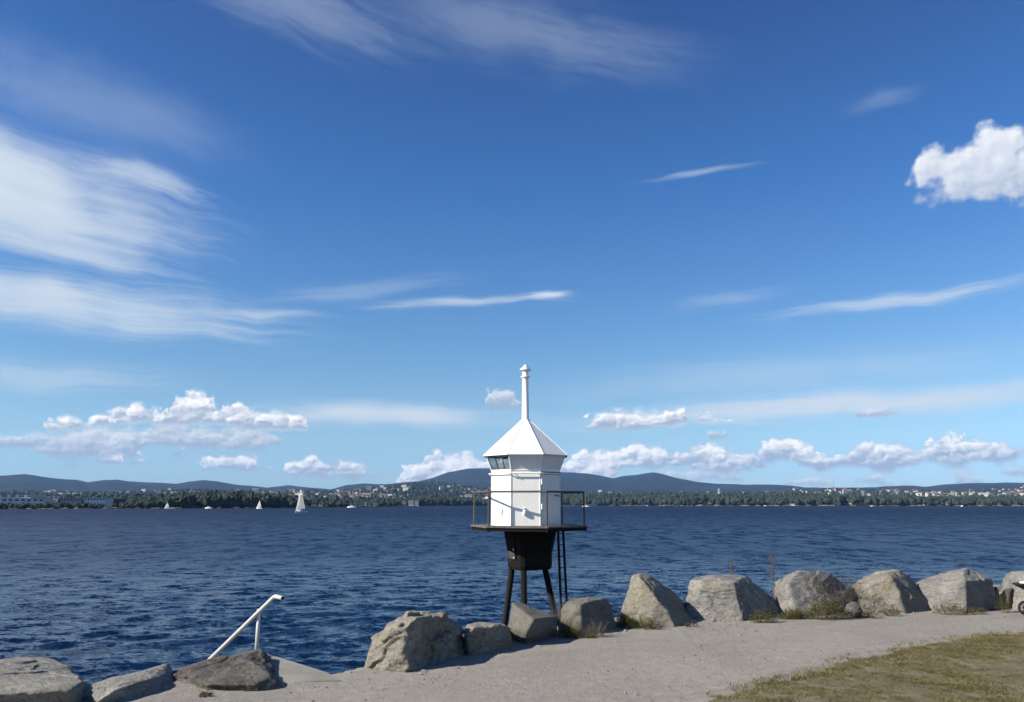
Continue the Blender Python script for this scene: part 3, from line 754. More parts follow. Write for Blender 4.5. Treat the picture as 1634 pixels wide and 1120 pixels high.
boulder('dark furrowed humped boulder in front of the white handrail', 7.42,
        [(248, 1081, 0.75), (300, 1061, 0.95), (345, 1054, 1.0), (376, 1043, 1.0), (394, 1041, 0.95), (428, 1059, 0.85), (444, 1078, 0.7), (459, 1106, 0.30), (290, 1076, 0.45), (335, 1092, 0.12), (425, 1080, 0.25), (318, 1119, 0.22), (398, 1119, 0.26), (268, 1108, 0.45), (400, 1092, 0.12)], M_rock_dark, 3, 7, 249, 0.032, cuts=0)
boulder('large craggy boulder, cream on its left side and dark on its right', 8.42,
        [(572, 1073, 0.12), (583, 1048, 0.22), (588, 1018, 0.38), (606, 1006, 0.45), (634, 993, 0.48), (650, 983, 0.40), (675, 981, 0.42), (711, 981, 0.70), (724, 998, 0.85), (737, 1022, 0.95), (743, 1048, 1.0), (664, 988, 0.14), (641, 1015, -0.03), (640, 1045, -0.10), (652, 1069, -0.14), (604, 1075, -0.04), (700, 1060, 0.40)], M_rock_cream, 4, 7, 150, 0.050, chips=36, cuts=5)
boulder('small blocky boulder with a pale left edge, next to the craggy cream one', 9.15,
        [(737, 1010, 0.28), (744, 995, 0.35), (760, 993, 0.38), (800, 996, 0.55), (816, 998, 0.60), (819, 1030, 0.60), (744, 1012, -0.02), (748, 1043, 0.0), (812, 1037, 0.42), (738, 1036, 0.2), (756, 1000, 0.0), (806, 1003, 0.4)], M_rock_cream, 5, 6, 343, 0.022)
boulder('smooth grey slab-like boulder in front of the tower legs', 9.75,
        [(811, 1005, 0.40), (818, 962, 0.50), (828, 960, 0.66), (888, 983, 0.66), (890, 1012, 0.58), (852, 988, 0.02), (838, 1010, -0.05), (846, 1028, 0.0), (816, 1016, 0.32)], M_rock_slate, 6, 6, 387, 0.010, chips=12)
boulder('squat boulder behind dry grass, right of the tower legs', 10.55,
        [(892, 1004, 0.32), (899, 972, 0.42), (912, 957, 0.42), (930, 954, 0.5), (965, 955, 0.62), (975, 965, 0.66), (985, 1004, 0.55), (925, 961, 0.10), (928, 1009, 0.0), (958, 1011, 0.22)], M_rock_slate, 7, 6, 273, 0.024)
boulder('tall pointed tan boulder with a dark right flank', 11.25,
        [(984, 1000, 0.28), (990, 972, 0.34), (998, 945, 0.42), (1012, 918, 0.50), (1026, 914, 0.62), (1080, 942, 1.0), (1096, 968, 1.05), (1138, 997, 0.85), (1020, 918, 0.40), (1056, 954, 0.12), (1079, 1005, 0.0), (1102, 1002, 0.32), (1022, 1006, 0.02)], M_rock_tan, 8, 7, 343, 0.018, chips=26)
boulder('wide pale boulder with a vertical crack and a dark right half', 11.85,
        [(1092, 990, 0.28), (1093, 955, 0.38), (1101, 926, 0.46), (1113, 920, 0.66), (1162, 920, 0.70), (1192, 923, 0.85), (1226, 945, 1.05), (1268, 989, 0.85), (1122, 930, 0.30), (1170, 928, 0.15), (1186, 992, 0.0), (1132, 992, 0.12)], M_rock_grey, 9, 7, 343, 0.018, chips=26)
boulder('boulder overgrown with dry brown twigs on its right side', 12.2,
        [(1240, 979, 0.32), (1245, 930, 0.45), (1262, 916, 0.55), (1279, 909, 0.60), (1320, 914, 0.95), (1346, 926, 1.05), (1390, 976, 0.85), (1273, 917, 0.20), (1278, 982, 0.0), (1332, 980, 0.35)], M_rock_grey, 10, 6, 293, 0.024)
boulder('pale boulder with a rounded top and a smooth dark slope to the right', 12.55,
        [(1364, 974, 0.35), (1362, 938, 0.42), (1376, 926, 0.50), (1415, 913, 0.66), (1432, 913, 0.74), (1452, 923, 0.90), (1482, 956, 1.0), (1518, 979, 0.8), (1422, 918, 0.30), (1440, 952, 0.08), (1452, 981, 0.0), (1395, 978, 0.15)], M_rock_tan, 11, 6, 293, 0.022)
boulder('big pale grey boulder with a sharp vertical corner, near the right edge', 12.75,
        [(1464, 942, 0.50), (1472, 930, 0.60), (1502, 917, 0.72), (1546, 906, 0.80), (1558, 916, 0.72), (1580, 925, 0.62), (1589, 945, 0.60), (1591, 974, 0.5), (1540, 928, 0.06), (1541, 975, 0.0), (1490, 976, 0.2), (1478, 972, 0.35), (1536, 914, 0.4)], M_rock_grey, 12, 6, 343, 0.018)
boulder('low grey boulder in the gap behind the weeds at right', 13.9,
        [(1586, 940, 0.1), (1592, 934, 0.2), (1622, 935, 0.3), (1630, 960, 0.3), (1586, 966, 0.0), (1622, 966, 0.0)], M_rock_grey, 13, 5, 273, 0.02)
boulder('pale boulder behind the stroller at the right edge', 13.0,
        [(1613, 960, 0.35), (1617, 920, 0.45), (1626, 909, 0.55), (1690, 906, 0.8), (1720, 930, 0.9), (1722, 975, 0.7), (1640, 974, 0.0), (1616, 972, 0.2), (1650, 915, 0.2)], M_rock_grey, 14, 6, 293, 0.022)
boulder('small rounded stone at the foot of the twig-covered boulder', 12.05,
        [(1348, 975, 0.1), (1353, 964, 0.14), (1362, 960, 0.16), (1374, 966, 0.16), (1380, 977, 0.12), (1364, 979, 0.0)], M_rock_slate, 15, 5, 179, 0.02, back=0.15, sink=0.1, name='stone')
boulder('dark filler stone added for the shade in the gap right of the twig-covered boulder', 12.75,
        [(1340, 974, 0.1), (1346, 944, 0.15), (1358, 936, 0.2), (1376, 946, 0.25), (1380, 976, 0.2), (1362, 978, 0.0)], M_rock_dark, 16, 5, 120, 0.025, back=0.3, name='stone')  # added dark stone, stands in for the shade between the boulders
boulder('dark filler stone wedged left of the big sharp-cornered pale boulder', 13.0,
        [(1472, 974, 0.1), (1476, 956, 0.15), (1492, 950, 0.2), (1508, 962, 0.25), (1510, 978, 0.2), (1490, 979, 0.0)], M_rock_dark, 17, 5, 120, 0.025, back=0.3, name='stone')  # added dark filler, closes the gap between the two boulders
boulder('dark filler stone added for the shade just right of the big sharp-cornered pale boulder', 13.2,
        [(1584, 974, 0.1), (1586, 940, 0.15), (1592, 934, 0.2), (1598, 946, 0.25), (1600, 974, 0.2), (1592, 976, 0.0)], M_rock_dark, 18, 5, 120, 0.025, back=0.3, name='stone')  # added dark filler where this gap is in shade
boulder('dark stone behind the taller weed left of the stroller', 13.15,
        [(1606, 962, 0.1), (1609, 944, 0.15), (1616, 938, 0.2), (1620, 950, 0.25), (1618, 968, 0.2), (1610, 972, 0.0)], M_rock_dark, 19, 5, 120, 0.025, back=0.3, name='stone')

# ---------------------------------------------------------------- shape helpers
def loft(bm, rings, cap=True, closed=True, mi=0):
    vs = [[bm.verts.new(p_) for p_ in r_] for r_ in rings]
    n = len(rings[0])
    for a_, b_ in zip(vs[:-1], vs[1:]):
        for i in range(n if closed else n - 1):
            f = bm.faces.new((a_[i], a_[(i + 1) % n], b_[(i + 1) % n], b_[i])); f.material_index = mi
    if cap:
        for r_ in (vs[0][::-1], vs[-1]):
            f = bm.faces.new(r_); f.material_index = mi
def fix(bm): bmesh.ops.recalc_face_normals(bm, faces=bm.faces[:]); return bm
def tube_bm(pts, r, n=10, bm=None, r1=None):
    bm = bm or bmesh.new()
    pts = [Vector(p_) for p_ in pts]
    rings = []
    for i, p_ in enumerate(pts):
        d = ((pts[min(i + 1, len(pts) - 1)] - pts[max(i - 1, 0)])).normalized()
        a_ = d.orthogonal().normalized() if abs(d.z) > 0.95 else d.cross(Vector((0, 0, 1))).normalized()
        b_ = d.cross(a_)
        k = r if r1 is None else r + (r1 - r) * i / (len(pts) - 1)
        rings.append([p_ + (a_ * math.cos(6.2832 * j / n) + b_ * math.sin(6.2832 * j / n)) * k for j in range(n)])
    loft(bm, rings)
    return fix(bm)
def lathe_bm(prof_, n=24, bm=None):
    bm = bm or bmesh.new()
    loft(bm, [[(r_ * math.cos(6.2832 * j / n), r_ * math.sin(6.2832 * j / n), z_) for j in range(n)] for r_, z_ in prof_])
    return fix(bm)
def prism_bm(poly0, z0, poly1, z1, bm=None):
    bm = bm or bmesh.new()
    loft(bm, [[(x, y, z0) for x, y in poly0], [(x, y, z1) for x, y in poly1]])
    return fix(bm)
def bevel(bm, w, seg=1):
    bmesh.ops.bevel(bm, geom=bm.edges[:], offset=w, segments=seg, affect='EDGES', profile=0.5)
    return bm
def paint(name, col, rough=0.45, wear=(0.3, 0.22, 0.15), wear_amt=0.5, wear_at=0.70, scale=9.0, streak=0.0, metallic=0.0):
    m, gg, b, pos = material(name, rough, 0.4, metallic)
    n1 = gg.noise(pos, scale, 5, 0.7)
    n2 = gg.noise(pos, scale * 0.25, 4, 0.6)
    c = gg.mix(gg.mul(gg.ss(n2, 0.3, 0.7), 0.18), col, tuple(v * 0.75 for v in col))
    c = gg.mix(gg.mul(gg.ss(n1, wear_at, wear_at + 0.06), wear_amt), c, wear)
    if streak:
        s_ = gg.noise(gg.vm('MULTIPLY', pos, (7.0, 7.0, 0.5)), 1.0, 4, 0.6)
        c = gg.mix(gg.mul(gg.ss(s_, 0.55, 0.75), streak), c, tuple(v * 0.6 + w_ * 0.2 for v, w_ in zip(col, wear)))
    gg.put(b.inputs['Base Color'], c)
    bump(gg, b, n1, 0.15, 0.01)
    return m
M_white = paint('white_tower_paint', (0.84, 0.83, 0.80), 0.5, (0.20, 0.14, 0.095), 0.85, 0.675, 16.0, 0.34)
M_whitepanel = paint('white_panel_paint', (0.72, 0.715, 0.70), 0.55, (0.26, 0.19, 0.14), 0.65, 0.67, 14.0, 0.36)
M_black = paint('black_tarred_steel', (0.0075, 0.007, 0.0068), 0.7, (0.022, 0.018, 0.015), 0.7, 0.58, 5.0, 0.0)
M_black.node_tree.nodes['Principled BSDF'].inputs['Specular IOR Level'].default_value = 0.12
M_rust = paint('rusty_rail_steel', (0.085, 0.070, 0.048), 0.75, (0.06, 0.04, 0.028), 0.8, 0.55, 20.0)
M_deck = paint('weathered_deck_wood', (0.13, 0.118, 0.10), 0.85, (0.06, 0.055, 0.048), 0.7, 0.52, 11.0)
M_gold = paint('dark_fitting', (0.08, 0.07, 0.06), 0.5)
M_rail = paint('white_rail_paint', (0.50, 0.485, 0.45), 0.4, (0.30, 0.25, 0.2), 0.5, 0.72, 22.0)
M_shade_bolt = paint('bore_shade_and_bolt_black', (0.012, 0.012, 0.012), 0.9)  # black of the bolts, and of the shade painted on the tube end
M_glass = bpy.data.materials.new('lantern_glass'); M_glass.use_nodes = True
gt_ = M_glass.node_tree; gt_.nodes.clear(); gg = G(gt_)
mxs = gg.node('ShaderNodeMixShader', {0: 0.14, 1: gg.node('ShaderNodeBsdfTransparent', {0: (0.86, 0.90, 0.90, 1)}).outputs[0], 2: gg.node('ShaderNodeBsdfGlossy', {'Roughness': 0.05}).outputs[0]})
gg.node('ShaderNodeOutputMaterial', {'Surface': mxs.outputs[0]})

# ---------------------------------------------------------------- the white lantern tower
TY = 22.0
tc = at(843, 838, TY)
tower = link('lighthouse', None, loc=(tc.x, TY, SEA), label='small white octagonal lighthouse on black legs behind the boulders', cat='lighthouse')
tower.rotation_euler.z = -math.atan2(tc.x, TY)
tz = lambda y, Y=TY: at(841, y, Y).z - SEA
PXM = (TY * CP) / F_PX * 1.005
AX = -4 * PXM                                     # the drum stands a little left of the deck's centre
C22 = math.cos(R(22.5))
def oct_pt(k, r, z, s):                           # corner s (-1/1) of facet k at apothem r
    a_ = R(270 + 45 * k + 22.5 * s)
    return Vector((AX + r / C22 * math.cos(a_), r / C22 * math.sin(a_), z))
def facet_bm(k, r0, z0, r1, z1, th=0.03, inset=0.0, lift=0.0):
    o = [oct_pt(k, r0 + lift, z0, -1), oct_pt(k, r0 + lift, z0, 1), oct_pt(k, r1 + lift, z1, 1), oct_pt(k, r1 + lift, z1, -1)]
    if inset:
        c0 = (o[0] + o[1] + o[2] + o[3]) / 4
        o = [c0 + (q - c0) * (1 - inset) for q in o]
    nn = (o[1] - o[0]).cross(o[3] - o[0]).normalized()
    i_ = [q - nn * th for q in o]
    bm = bmesh.new(); loft(bm, [o, i_]); return fix(bm)
zd, zb, zl, zw, ze, zr_ = tz(837.5), tz(754), tz(757), tz(750), tz(728), tz(671)
RB, RE, RT = 53.3 * PXM, 66.2 * PXM, 7.0 * PXM
for k in range(8):
    link_bm('wall_panel', facet_bm(k, RB, zd - 0.02, RB, zw), M_white, tower)
    link_bm('corner_seam', tube_bm([oct_pt(k, RB + 0.002, zd, 1), oct_pt(k, RB + 0.002, zw, 1)], 0.012, 6), M_white, tower)
    rf0, rf1 = RB + 0.004, 62.0 * PXM
    if k in (0, 1, 2):
        link_bm('lantern_panel', facet_bm(k, rf0, zw, rf1, ze, 0.025), M_whitepanel, tower)
    else:
        A0, A1, B1_, B0 = oct_pt(k, rf0, zw, -1), oct_pt(k, rf0, zw, 1), oct_pt(k, rf1, ze, 1), oct_pt(k, rf1, ze, -1)
        w_ = link_bm('window', fix(tube_bm([A0, A1], 0.014, 4)), M_gold, tower)
        for t0 in (0.36, 0.68):
            link_bm('mullion', tube_bm([A0.lerp(A1, t0), B0.lerp(B1_, t0)], 0.014, 4), M_gold, w_)
        link_bm('frame', tube_bm([B0, B1_], 0.018, 4), M_gold, w_)
        for j, (t0, t1) in enumerate(((0.03, 0.34), (0.38, 0.66), (0.70, 0.97))):
            bm = bmesh.new()
            q = [A0.lerp(A1, t0), A0.lerp(A1, t1), B0.lerp(B1_, t1), B0.lerp(B1_, t0)]
            nn = (q[1] - q[0]).cross(q[3] - q[0]).normalized()
            loft(bm, [q, [v_ - nn * 0.006 for v_ in q]]); link_bm('pane', fix(bm), M_glass, w_)
    link_bm('corner_post', tube_bm([oct_pt(k, rf0, zw - 0.02, 1), oct_pt(k, rf1, ze, 1)], 0.022, 6), M_white, tower)
    link_bm('roof_panel', facet_bm(k, RE, ze, RT, zr_, 0.02), M_white, tower)
    link_bm('eave_strip', facet_bm(k, RE + 0.006, ze - 0.022, RE + 0.006, ze + 0.004, 0.09), M_whitepanel, tower)
    link_bm('hip_seam', tube_bm([oct_pt(k, RE, ze, 1), oct_pt(k, RT, zr_, 1)], 0.011, 6), M_white, tower)
# rod round the drum below the lantern
rod = [oct_pt(k, RB + 0.065, zl, s) for k in range(8) for s in (-1, 1)]
link_bm('ring_rod', tube_bm(rod + [rod[0]], 0.016, 8), M_white, tower)
for k in range(8):
    for s in (-0.8, 0.8):
        a_ = oct_pt(k, RB - 0.01, zl, s); a2 = oct_pt(k, RB + 0.065, zl, s)
        link_bm('bracket', tube_bm([a_, a2], 0.012, 6), M_whitepanel, tower)
link_bm('band', prism_bm([oct_pt(k, RB + 0.012, 0, 1)[:2] for k in range(8)], zw - 0.045, [oct_pt(k, RB + 0.012, 0, 1)[:2] for k in range(8)], zw - 0.012), M_white, tower)
# chimney pipe and cap
bm = lathe_bm([(0.125, zr_ - 0.03), (0.125, zr_ + 0.02), (0.098, zr_ + 0.03), (0.086, tz(601)), (0.086, tz(590)), (0.05, tz(589.5))])
o = link_bm('chimney_pipe', bm, M_white, tower, True, loc=(AX, 0, 0))
bm = lathe_bm([(0.087, tz(603.5)), (0.122, tz(603)), (0.124, tz(600.5)), (0.087, tz(600))]); link_bm('pipe_collar', bm, M_whitepanel, tower, True, loc=(AX, 0, 0))
bm = lathe_bm([(0.05, tz(591.5)), (0.155, tz(591.0)), (0.158, tz(590)), (0.03, tz(583.2)), (0.012, tz(581.6))]); link_bm('pipe_cap', bm, M_white, tower, True, loc=(AX, 0, 0))
# door on the right-hand face
def on_face(k, u, z, out=0.0):
    a_ = R(270 + 45 * k); r_ = RB + out
    return Vector((AX + r_ * math.cos(a_) - u * math.sin(a_), r_ * math.sin(a_) + u * math.cos(a_), z))
def face_box(k, u0, u1, z0, z1, o0, o1, bev=0.0):
    bm = bmesh.new()
    loft(bm, [[on_face(k, u, z, o0) for u, z in ((u0, z0), (u1, z0), (u1, z1), (u0, z1))], [on_face(k, u, z, o1) for u, z in ((u0, z0), (u1, z0), (u1, z1), (u0, z1))]])
    fix(bm)
    return bevel(bm, bev) if bev else bm
SB = RB * math.tan(R(22.5))
door = link_bm('door', face_box(1, -SB + 0.05, SB - 0.04, zd + 0.03, tz(759), 0.002, 0.030, 0.006), M_whitepanel, tower)
for yy in (770, 808):
    link_bm('hinge', face_box(1, -SB + 0.012, -SB + 0.075, tz(yy + 4.5), tz(yy - 4), 0.02, 0.055, 0.008), M_white, door)
link_bm('handle', tube_bm([on_face(1, SB - 0.10, tz(791.5), 0.02), on_face(1, SB - 0.10, tz(791.5), 0.075), on_face(1, SB - 0.26, tz(791), 0.075)], 0.014, 8), M_gold, door)
link_bm('kick_strip', face_box(1, -SB + 0.1, SB - 0.1, tz(832), tz(831), 0.03, 0.045), M_whitepanel, door)
link_bm('lintel', face_box(1, -SB + 0.01, SB - 0.01, tz(756.2), tz(754.6), 0.014, 0.055), M_gold, tower)
# vent hood on the front, hook on the left
bm = bmesh.new(); bmesh.ops.create_uvsphere(bm, u_segments=16, v_segments=10, radius=0.5)
for v in bm.verts: v.co = Vector((v.co.x * 0.115, v.co.y * 0.16, v.co.z * 0.21))
link_bm('vent_hood', bm, M_white, tower, True, loc=on_face(0, -0.02, tz(816), 0.01))
link_bm('vent_base', face_box(0, -0.055, 0.05, tz(819.5), tz(817), 0.002, 0.05, 0.005), M_whitepanel, tower)
link_bm('hook', tube_bm([on_face(-1, 0.05, tz(813), 0.01), on_face(-1, 0.05, tz(820), 0.03), on_face(-1, 0.02, tz(821), 0.06)], 0.012, 6), M_gold, tower)
# deck: hexagonal, planked, on a dark frame
HEX = [168, 228, 288, 348, 48, 108]
def hexp(r): return [(r * math.cos(R(a_)), r * math.sin(R(a_))) for a_ in HEX]
RD = 1.63
hp = hexp(RD)
def clip_y(poly, y0, y1):
    def cut(pl, yv, keep):
        out = []
        for i in range(len(pl)):
            a_, b_ = pl[i], pl[(i + 1) % len(pl)]
            ia, ib = keep(a_[1]), keep(b_[1])
            if ia: out.append(a_)
            if ia != ib:
                t = (yv - a_[1]) / (b_[1] - a_[1]); out.append((a_[0] + (b_[0] - a_[0]) * t, yv))
        return out
    return cut(cut(poly, y0, lambda v: v >= y0), y1, lambda v: v <= y1)
y0 = -RD
while y0 < RD:
    pl = clip_y(hp, y0, y0 + 0.152)
    if len(pl) >= 3:
        j_ = random.uniform(-0.004, 0.004)
        link_bm('deck_plank', prism_bm(pl, zd - 0.045 + j_, pl, zd + j_), M_deck, tower)
    y0 += 0.160
link_bm('deck_frame', prism_bm(hexp(RD - 0.03), zd - 0.135, hexp(RD - 0.03), zd - 0.052), M_black, tower)
RP = 1.535
zrail = tz(785.5)
posts = hexp(RP)
for i, (x, y) in enumerate(posts):
    k_ = 0.94 if i == 4 else 1.0
    link_bm('railing_post', tube_bm([(x * k_, y * k_, zd - 0.16), (x * k_, y * k_, zrail)], 0.023, 8), M_rust, tower)
rp = [Vector((x, y, zrail)) for x, y in posts]
for i in range(6):
    if i == 4: continue                           # opening at the ladder
    link_bm('top_rail', tube_bm([rp[i], rp[(i + 1) % 6]], 0.026, 8), M_rust, tower)
# funnel under the deck
F0 = [(-0.25, -0.68), (-0.11, -0.70), (0.71, -0.13), (0.78, 0.10), (0.10, 0.72), (-0.18, 0.70), (-0.68, 0.20), (-0.66, -0.04)]
cxy = lambda P_, s, dx: [(x * s + dx, y * s) for x, y in P_]
F1 = cxy(F0, 0.815, 0.0)
zf0, zf1, zf2 = zd - 0.137, tz(885), tz(908)
bm = bmesh.new(); loft(bm, [[(x, y, zf0) for x, y in F0], [(x, y, zf1) for x, y in F1]]); fun = link_bm('funnel', fix(bm), M_black, tower)
bm = bmesh.new(); loft(bm, [[(x, y, zf1 - 0.001) for x, y in cxy(F1, 1.008, 0)], [(x, y, zf2 + 0.09) for x, y in cxy(F1, 1.008, 0)], [(x, y, zf2) for x, y in cxy(F1, 0.96, 0)]]); link_bm('funnel_skirt', fix(bm), M_black, tower)
M_scuff = paint('scuffed_steel', (0.045, 0.039, 0.033), 0.7, (0.09, 0.08, 0.068), 0.6, 0.55, 10.0)
def on_funnel(t, z, out):                         # t along the lit left face
    s = 0.815 + (1 - 0.815) * np.clip((z - zf1) / (zf0 - zf1), 0, 1)
    a_, b_ = Vector((-0.66, -0.04, 0)) * s, Vector((-0.25, -0.68, 0)) * s
    p_ = a_.lerp(b_, t); nn = Vector((-(b_ - a_).y, (b_ - a_).x, 0)).normalized() * -1
    return Vector((p_.x, p_.y, z)) + Vector((-0.842, -0.539, 0)) * out
zh0, zh1 = tz(893), tz(848)
bm = bmesh.new(); loft(bm, [[on_funnel(t, z, 0.0) for t, z in ((0.06, zh0 + 0.02), (0.66, zh0), (0.66, zh1), (0.06, zh1))], [on_funnel(t, z, 0.022) for t, z in ((0.06, zh0 + 0.02), (0.66, zh0), (0.66, zh1), (0.06, zh1))]])
hatch = link_bm('hatch', fix(bm), M_black, tower)
bm = bmesh.new(); zs0, zs1 = tz(891), tz(873)
loft(bm, [[on_funnel(t, z, 0.020) for t, z in ((0.10, zs0), (0.62, zs0), (0.62, zs1), (0.10, zs1))], [on_funnel(t, z, 0.030) for t, z in ((0.10, zs0), (0.62, zs0), (0.62, zs1), (0.10, zs1))]])
link_bm('worn_plate', fix(bm), M_scuff, hatch)
for t, yy in ((0.55, 876), (0.45, 886), (0.52, 888)):
    bm = bmesh.new(); z_ = tz(yy); loft(bm, [[on_funnel(t + a_, z_ + c_, 0.031) for a_, c_ in ((-.04, -.03), (.03, -.02), (.02, .05), (-.02, .03))], [on_funnel(t + a_, z_ + c_, 0.036) for a_, c_ in ((-.04, -.03), (.03, -.02), (.02, .05), (-.02, .03))]])
    link_bm('paint_flake', fix(bm), M_whitepanel, hatch)
for t in (0.05, 0.95):
    for yy in (856, 868, 880, 890, 902):
        c_ = on_funnel(t, tz(yy), 0.012); link_bm('bolt', tube_bm([c_, c_ + Vector((-0.02, -0.0128, 0))], 0.016, 6), M_shade_bolt, tower)
# three raking legs down to the sea bed
inv = tower.matrix_basis.inverted() if False else None
def loc_t(v): return Matrix.Rotation(math.atan2(tc.x, TY), 3, 'Z') @ (Vector(v) - Vector((tc.x, TY, SEA)))
for (x0, y0_, Y0, x1, y1_, Y1) in ((817, 906, 22.15, 806, 993, 22.35), (835.5, 908, 21.55, 836.5, 990, 21.25), (869.5, 906, 22.1, 886, 984, 22.2)):
    a_, b_ = loc_t(at(x0, y0_, Y0)), loc_t(at(x1, y1_, Y1))
    b2 = a_ + (b_ - a_) * ((-2.2 - a_.z) / (b_.z - a_.z)); a2 = a_ - (b_ - a_).normalized() * 0.08
    link_bm('leg', tube_bm([a2, b2], 0.082, 14), M_black, tower, True)
# ladder on the far right side
la0, la1 = loc_t(at(890.5, 846, 22.75)), loc_t(at(895, 968, 22.85))
lb0, lb1 = loc_t(at(898.5, 846, 23.1)), loc_t(at(904.5, 968, 23.2))
ladder = link_bm('ladder', tube_bm([la0, la0 + (la1 - la0) * 1.7], 0.035, 8), M_black, tower)
link_bm('ladder_stile', tube_bm([lb0, lb0 + (lb1 - lb0) * 1.7], 0.035, 8), M_black, ladder)
for i in range(11):
    t = 0.04 + i * 0.152
    link_bm('rung', tube_bm([la0 + (la1 - la0) * t, lb0 + (lb1 - lb0) * t], 0.016, 6), M_black, ladder)

# ---------------------------------------------------------------- bathing handrail by the landing
HY = 9.02
h0 = at(408.5, 1054, HY)
rail = link('handrail', None, loc=(h0.x, h0.y, 0.0), label='white tubular handrail leading down the steps at left', cat='handrail')
L = lambda x, y, Y: at(x, y, Y) - Vector((h0.x, h0.y, 0.0))
e0, e1, e2 = L(451, 954.5, HY - 0.22), L(438.5, 951.5, HY - 0.02), L(330, 1057, HY)
low = e1 + (e2 - e1) * 2.4
def arc(p0, p1, p2, r_, n=5):
    d0, d1 = (p0 - p1).normalized(), (p2 - p1).normalized(); out = []
    for i in range(n + 1):
        t = i / n; out.append(p1 + d0 * r_ * (1 - t) ** 2 + d1 * r_ * t ** 2)
    return out
link_bm('rail_tube', tube_bm([e0] + arc(e0, e1, low, 0.035) + [low], 0.023, 16), M_rail, rail, True)
dd = (e0 - e1).normalized()
link_bm('tube_shade_disc', tube_bm([e0 + dd * 0.0005, e0 + dd * 0.002], 0.0185, 16), M_shade_bolt, rail)  # dark disc painted as the shaded hollow; the tube itself is closed
pt = L(413.5, 972, HY)
link_bm('post', tube_bm([(0, 0, -0.05), pt], 0.021, 16), M_rail, rail, True)
bm = lathe_bm([(0.055, 0.0), (0.055, 0.028), (0.028, 0.034)], 16); link_bm('base_flange', bm, M_rail, rail, True)
for k in range(4):
    a_ = 0.785 + k * 1.5708; c_ = Vector((0.043 * math.cos(a_), 0.043 * math.sin(a_), 0.024))
    link_bm('bolt', tube_bm([c_, c_ + Vector((0, 0, 0.014))], 0.008, 6), M_rust, rail)

# ---------------------------------------------------------------- plants among the boulders
def ptv(x, y, Y):
    v = at(x, y, Y); return v
def grass_tuft(label, x, Y, wpx, hpx, ybase, n, seed, mat=None, lean=(0.2, 1.0), wid=(0.003, 0.006)):
    rs = np.random.default_rng(seed)
    c = at(x, ybase, Y); m_ = Y / F_PX
    w, h = wpx * m_, hpx * m_
    bx = rs.normal(0, w * 0.28, n); by = rs.normal(0, w * 0.12, n)
    base = np.stack([bx, by, np.full(n, -0.02)], -1)
    hh = h * rs.uniform(0.35, 1.1, n) * np.exp(-(bx / (w * 0.55)) ** 2)
    Vb, Fb = blades(base, hh, rs.uniform(*wid, n), rs.uniform(*lean, n), seed)
    return link('grass_tuft', mesh_np('grass_tuft', Vb, Fb, mat or M_tuft), loc=(c.x, c.y, max(c.z, 0.0)), label=label, cat='grass tuft', group='tufts at the foot of the boulders')
def leafy_bush(label, x, Y, wpx, hpx, ybase, n, seed, mat=None, leaf=0.016):
    rs = np.random.default_rng(seed)
    c = at(x, ybase, Y); m_ = Y / F_PX; w, h = wpx * m_ / 2, hpx * m_
    t = link('low_bush', None, loc=(c.x, c.y, 0.0), label=label, cat='bush', group='low bushes at the foot of the boulders')
    # sprigs: each a stem with whorled leaves
    ns = max(n // 14, 8)
    a_ = rs.uniform(0, 6.283, ns); rr_ = np.sqrt(rs.uniform(0, 1, ns))
    ex, ey = np.cos(a_) * rr_ * w, np.sin(a_) * rr_ * w * 0.55
    ez = h * np.sqrt(np.clip(1 - rr_ ** 2 * 0.9, 0, 1)) * rs.uniform(0.55, 1.08, ns)
    base = np.stack([ex * 0.55, ey * 0.55, np.full(ns, -0.01)], -1); tip = np.stack([ex, ey, ez], -1)
    u = np.cross(tip - base, rs.normal(size=(ns, 3))); u /= np.linalg.norm(u, axis=1)[:, None] + 1e-9
    V1 = np.stack([base - u * 0.002, base + u * 0.002, tip], 1).reshape(-1, 3); F1_ = np.arange(ns * 3).reshape(-1, 3)
    link('stem', mesh_np('stem', V1, F1_, M_dry), t)
    k = 14
    tt_ = rs.uniform(0.35, 1.03, (ns, k, 1))
    P = base[:, None] + (tip - base)[:, None] * tt_ + rs.normal(0, 0.008, (ns, k, 3)); P = P.reshape(-1, 3)
    m = len(P); d = rs.normal(size=(m, 3)); d[:, 2] = np.abs(d[:, 2]) * 0.8 + 0.1; d /= np.linalg.norm(d, axis=1)[:, None]
    s = np.cross(d, rs.normal(size=(m, 3))); s /= np.linalg.norm(s, axis=1)[:, None]
    ll = leaf * rs.uniform(0.6, 1.4, (m, 1))
    V2 = np.stack([P, P + d * ll * 0.5 + s * ll * 0.28, P + d * ll, P + d * ll * 0.5 - s * ll * 0.28], 1).reshape(-1, 3)
    link('leaves', mesh_np('leaves', V2, np.arange(m * 4).reshape(-1, 4), mat or M_tuft), t)
    return t
grass_tuft('yellow-green grass tuft at the left foot of the tall pointed boulder', 1000, 11.2, 34, 36, 1008, 420, 61)
leafy_bush('olive weed patch along the front of the tall pointed boulder', 1030, 11.12, 66, 20, 1010, 1500, 62)
leafy_bush('tiny dark weed at the right foot of the tall pointed boulder', 1105, 11.3, 26, 9, 1001, 260, 63)
grass_tuft('dry straw-coloured grass at the left of the squat boulder', 903, 10.5, 34, 52, 1014, 260, 64, M_dry, (0.1, 0.8), (0.002, 0.005))
grass_tuft('small green grass tuft in front of the squat boulder, at its left', 914, 10.35, 30, 22, 1016, 420, 65)
grass_tuft('little yellowish tuft in front of the squat boulder, at its middle', 943, 10.35, 18, 12, 1017, 200, 66)
grass_tuft('tangle of dead stalks against the squat boulder', 950, 10.45, 46, 36, 1013, 170, 67, M_dry, (0.3, 1.4), (0.002, 0.004))
leafy_bush('olive leafy bush before the dark half of the wide cracked boulder', 1219, 11.7, 52, 22, 993, 1500, 68)
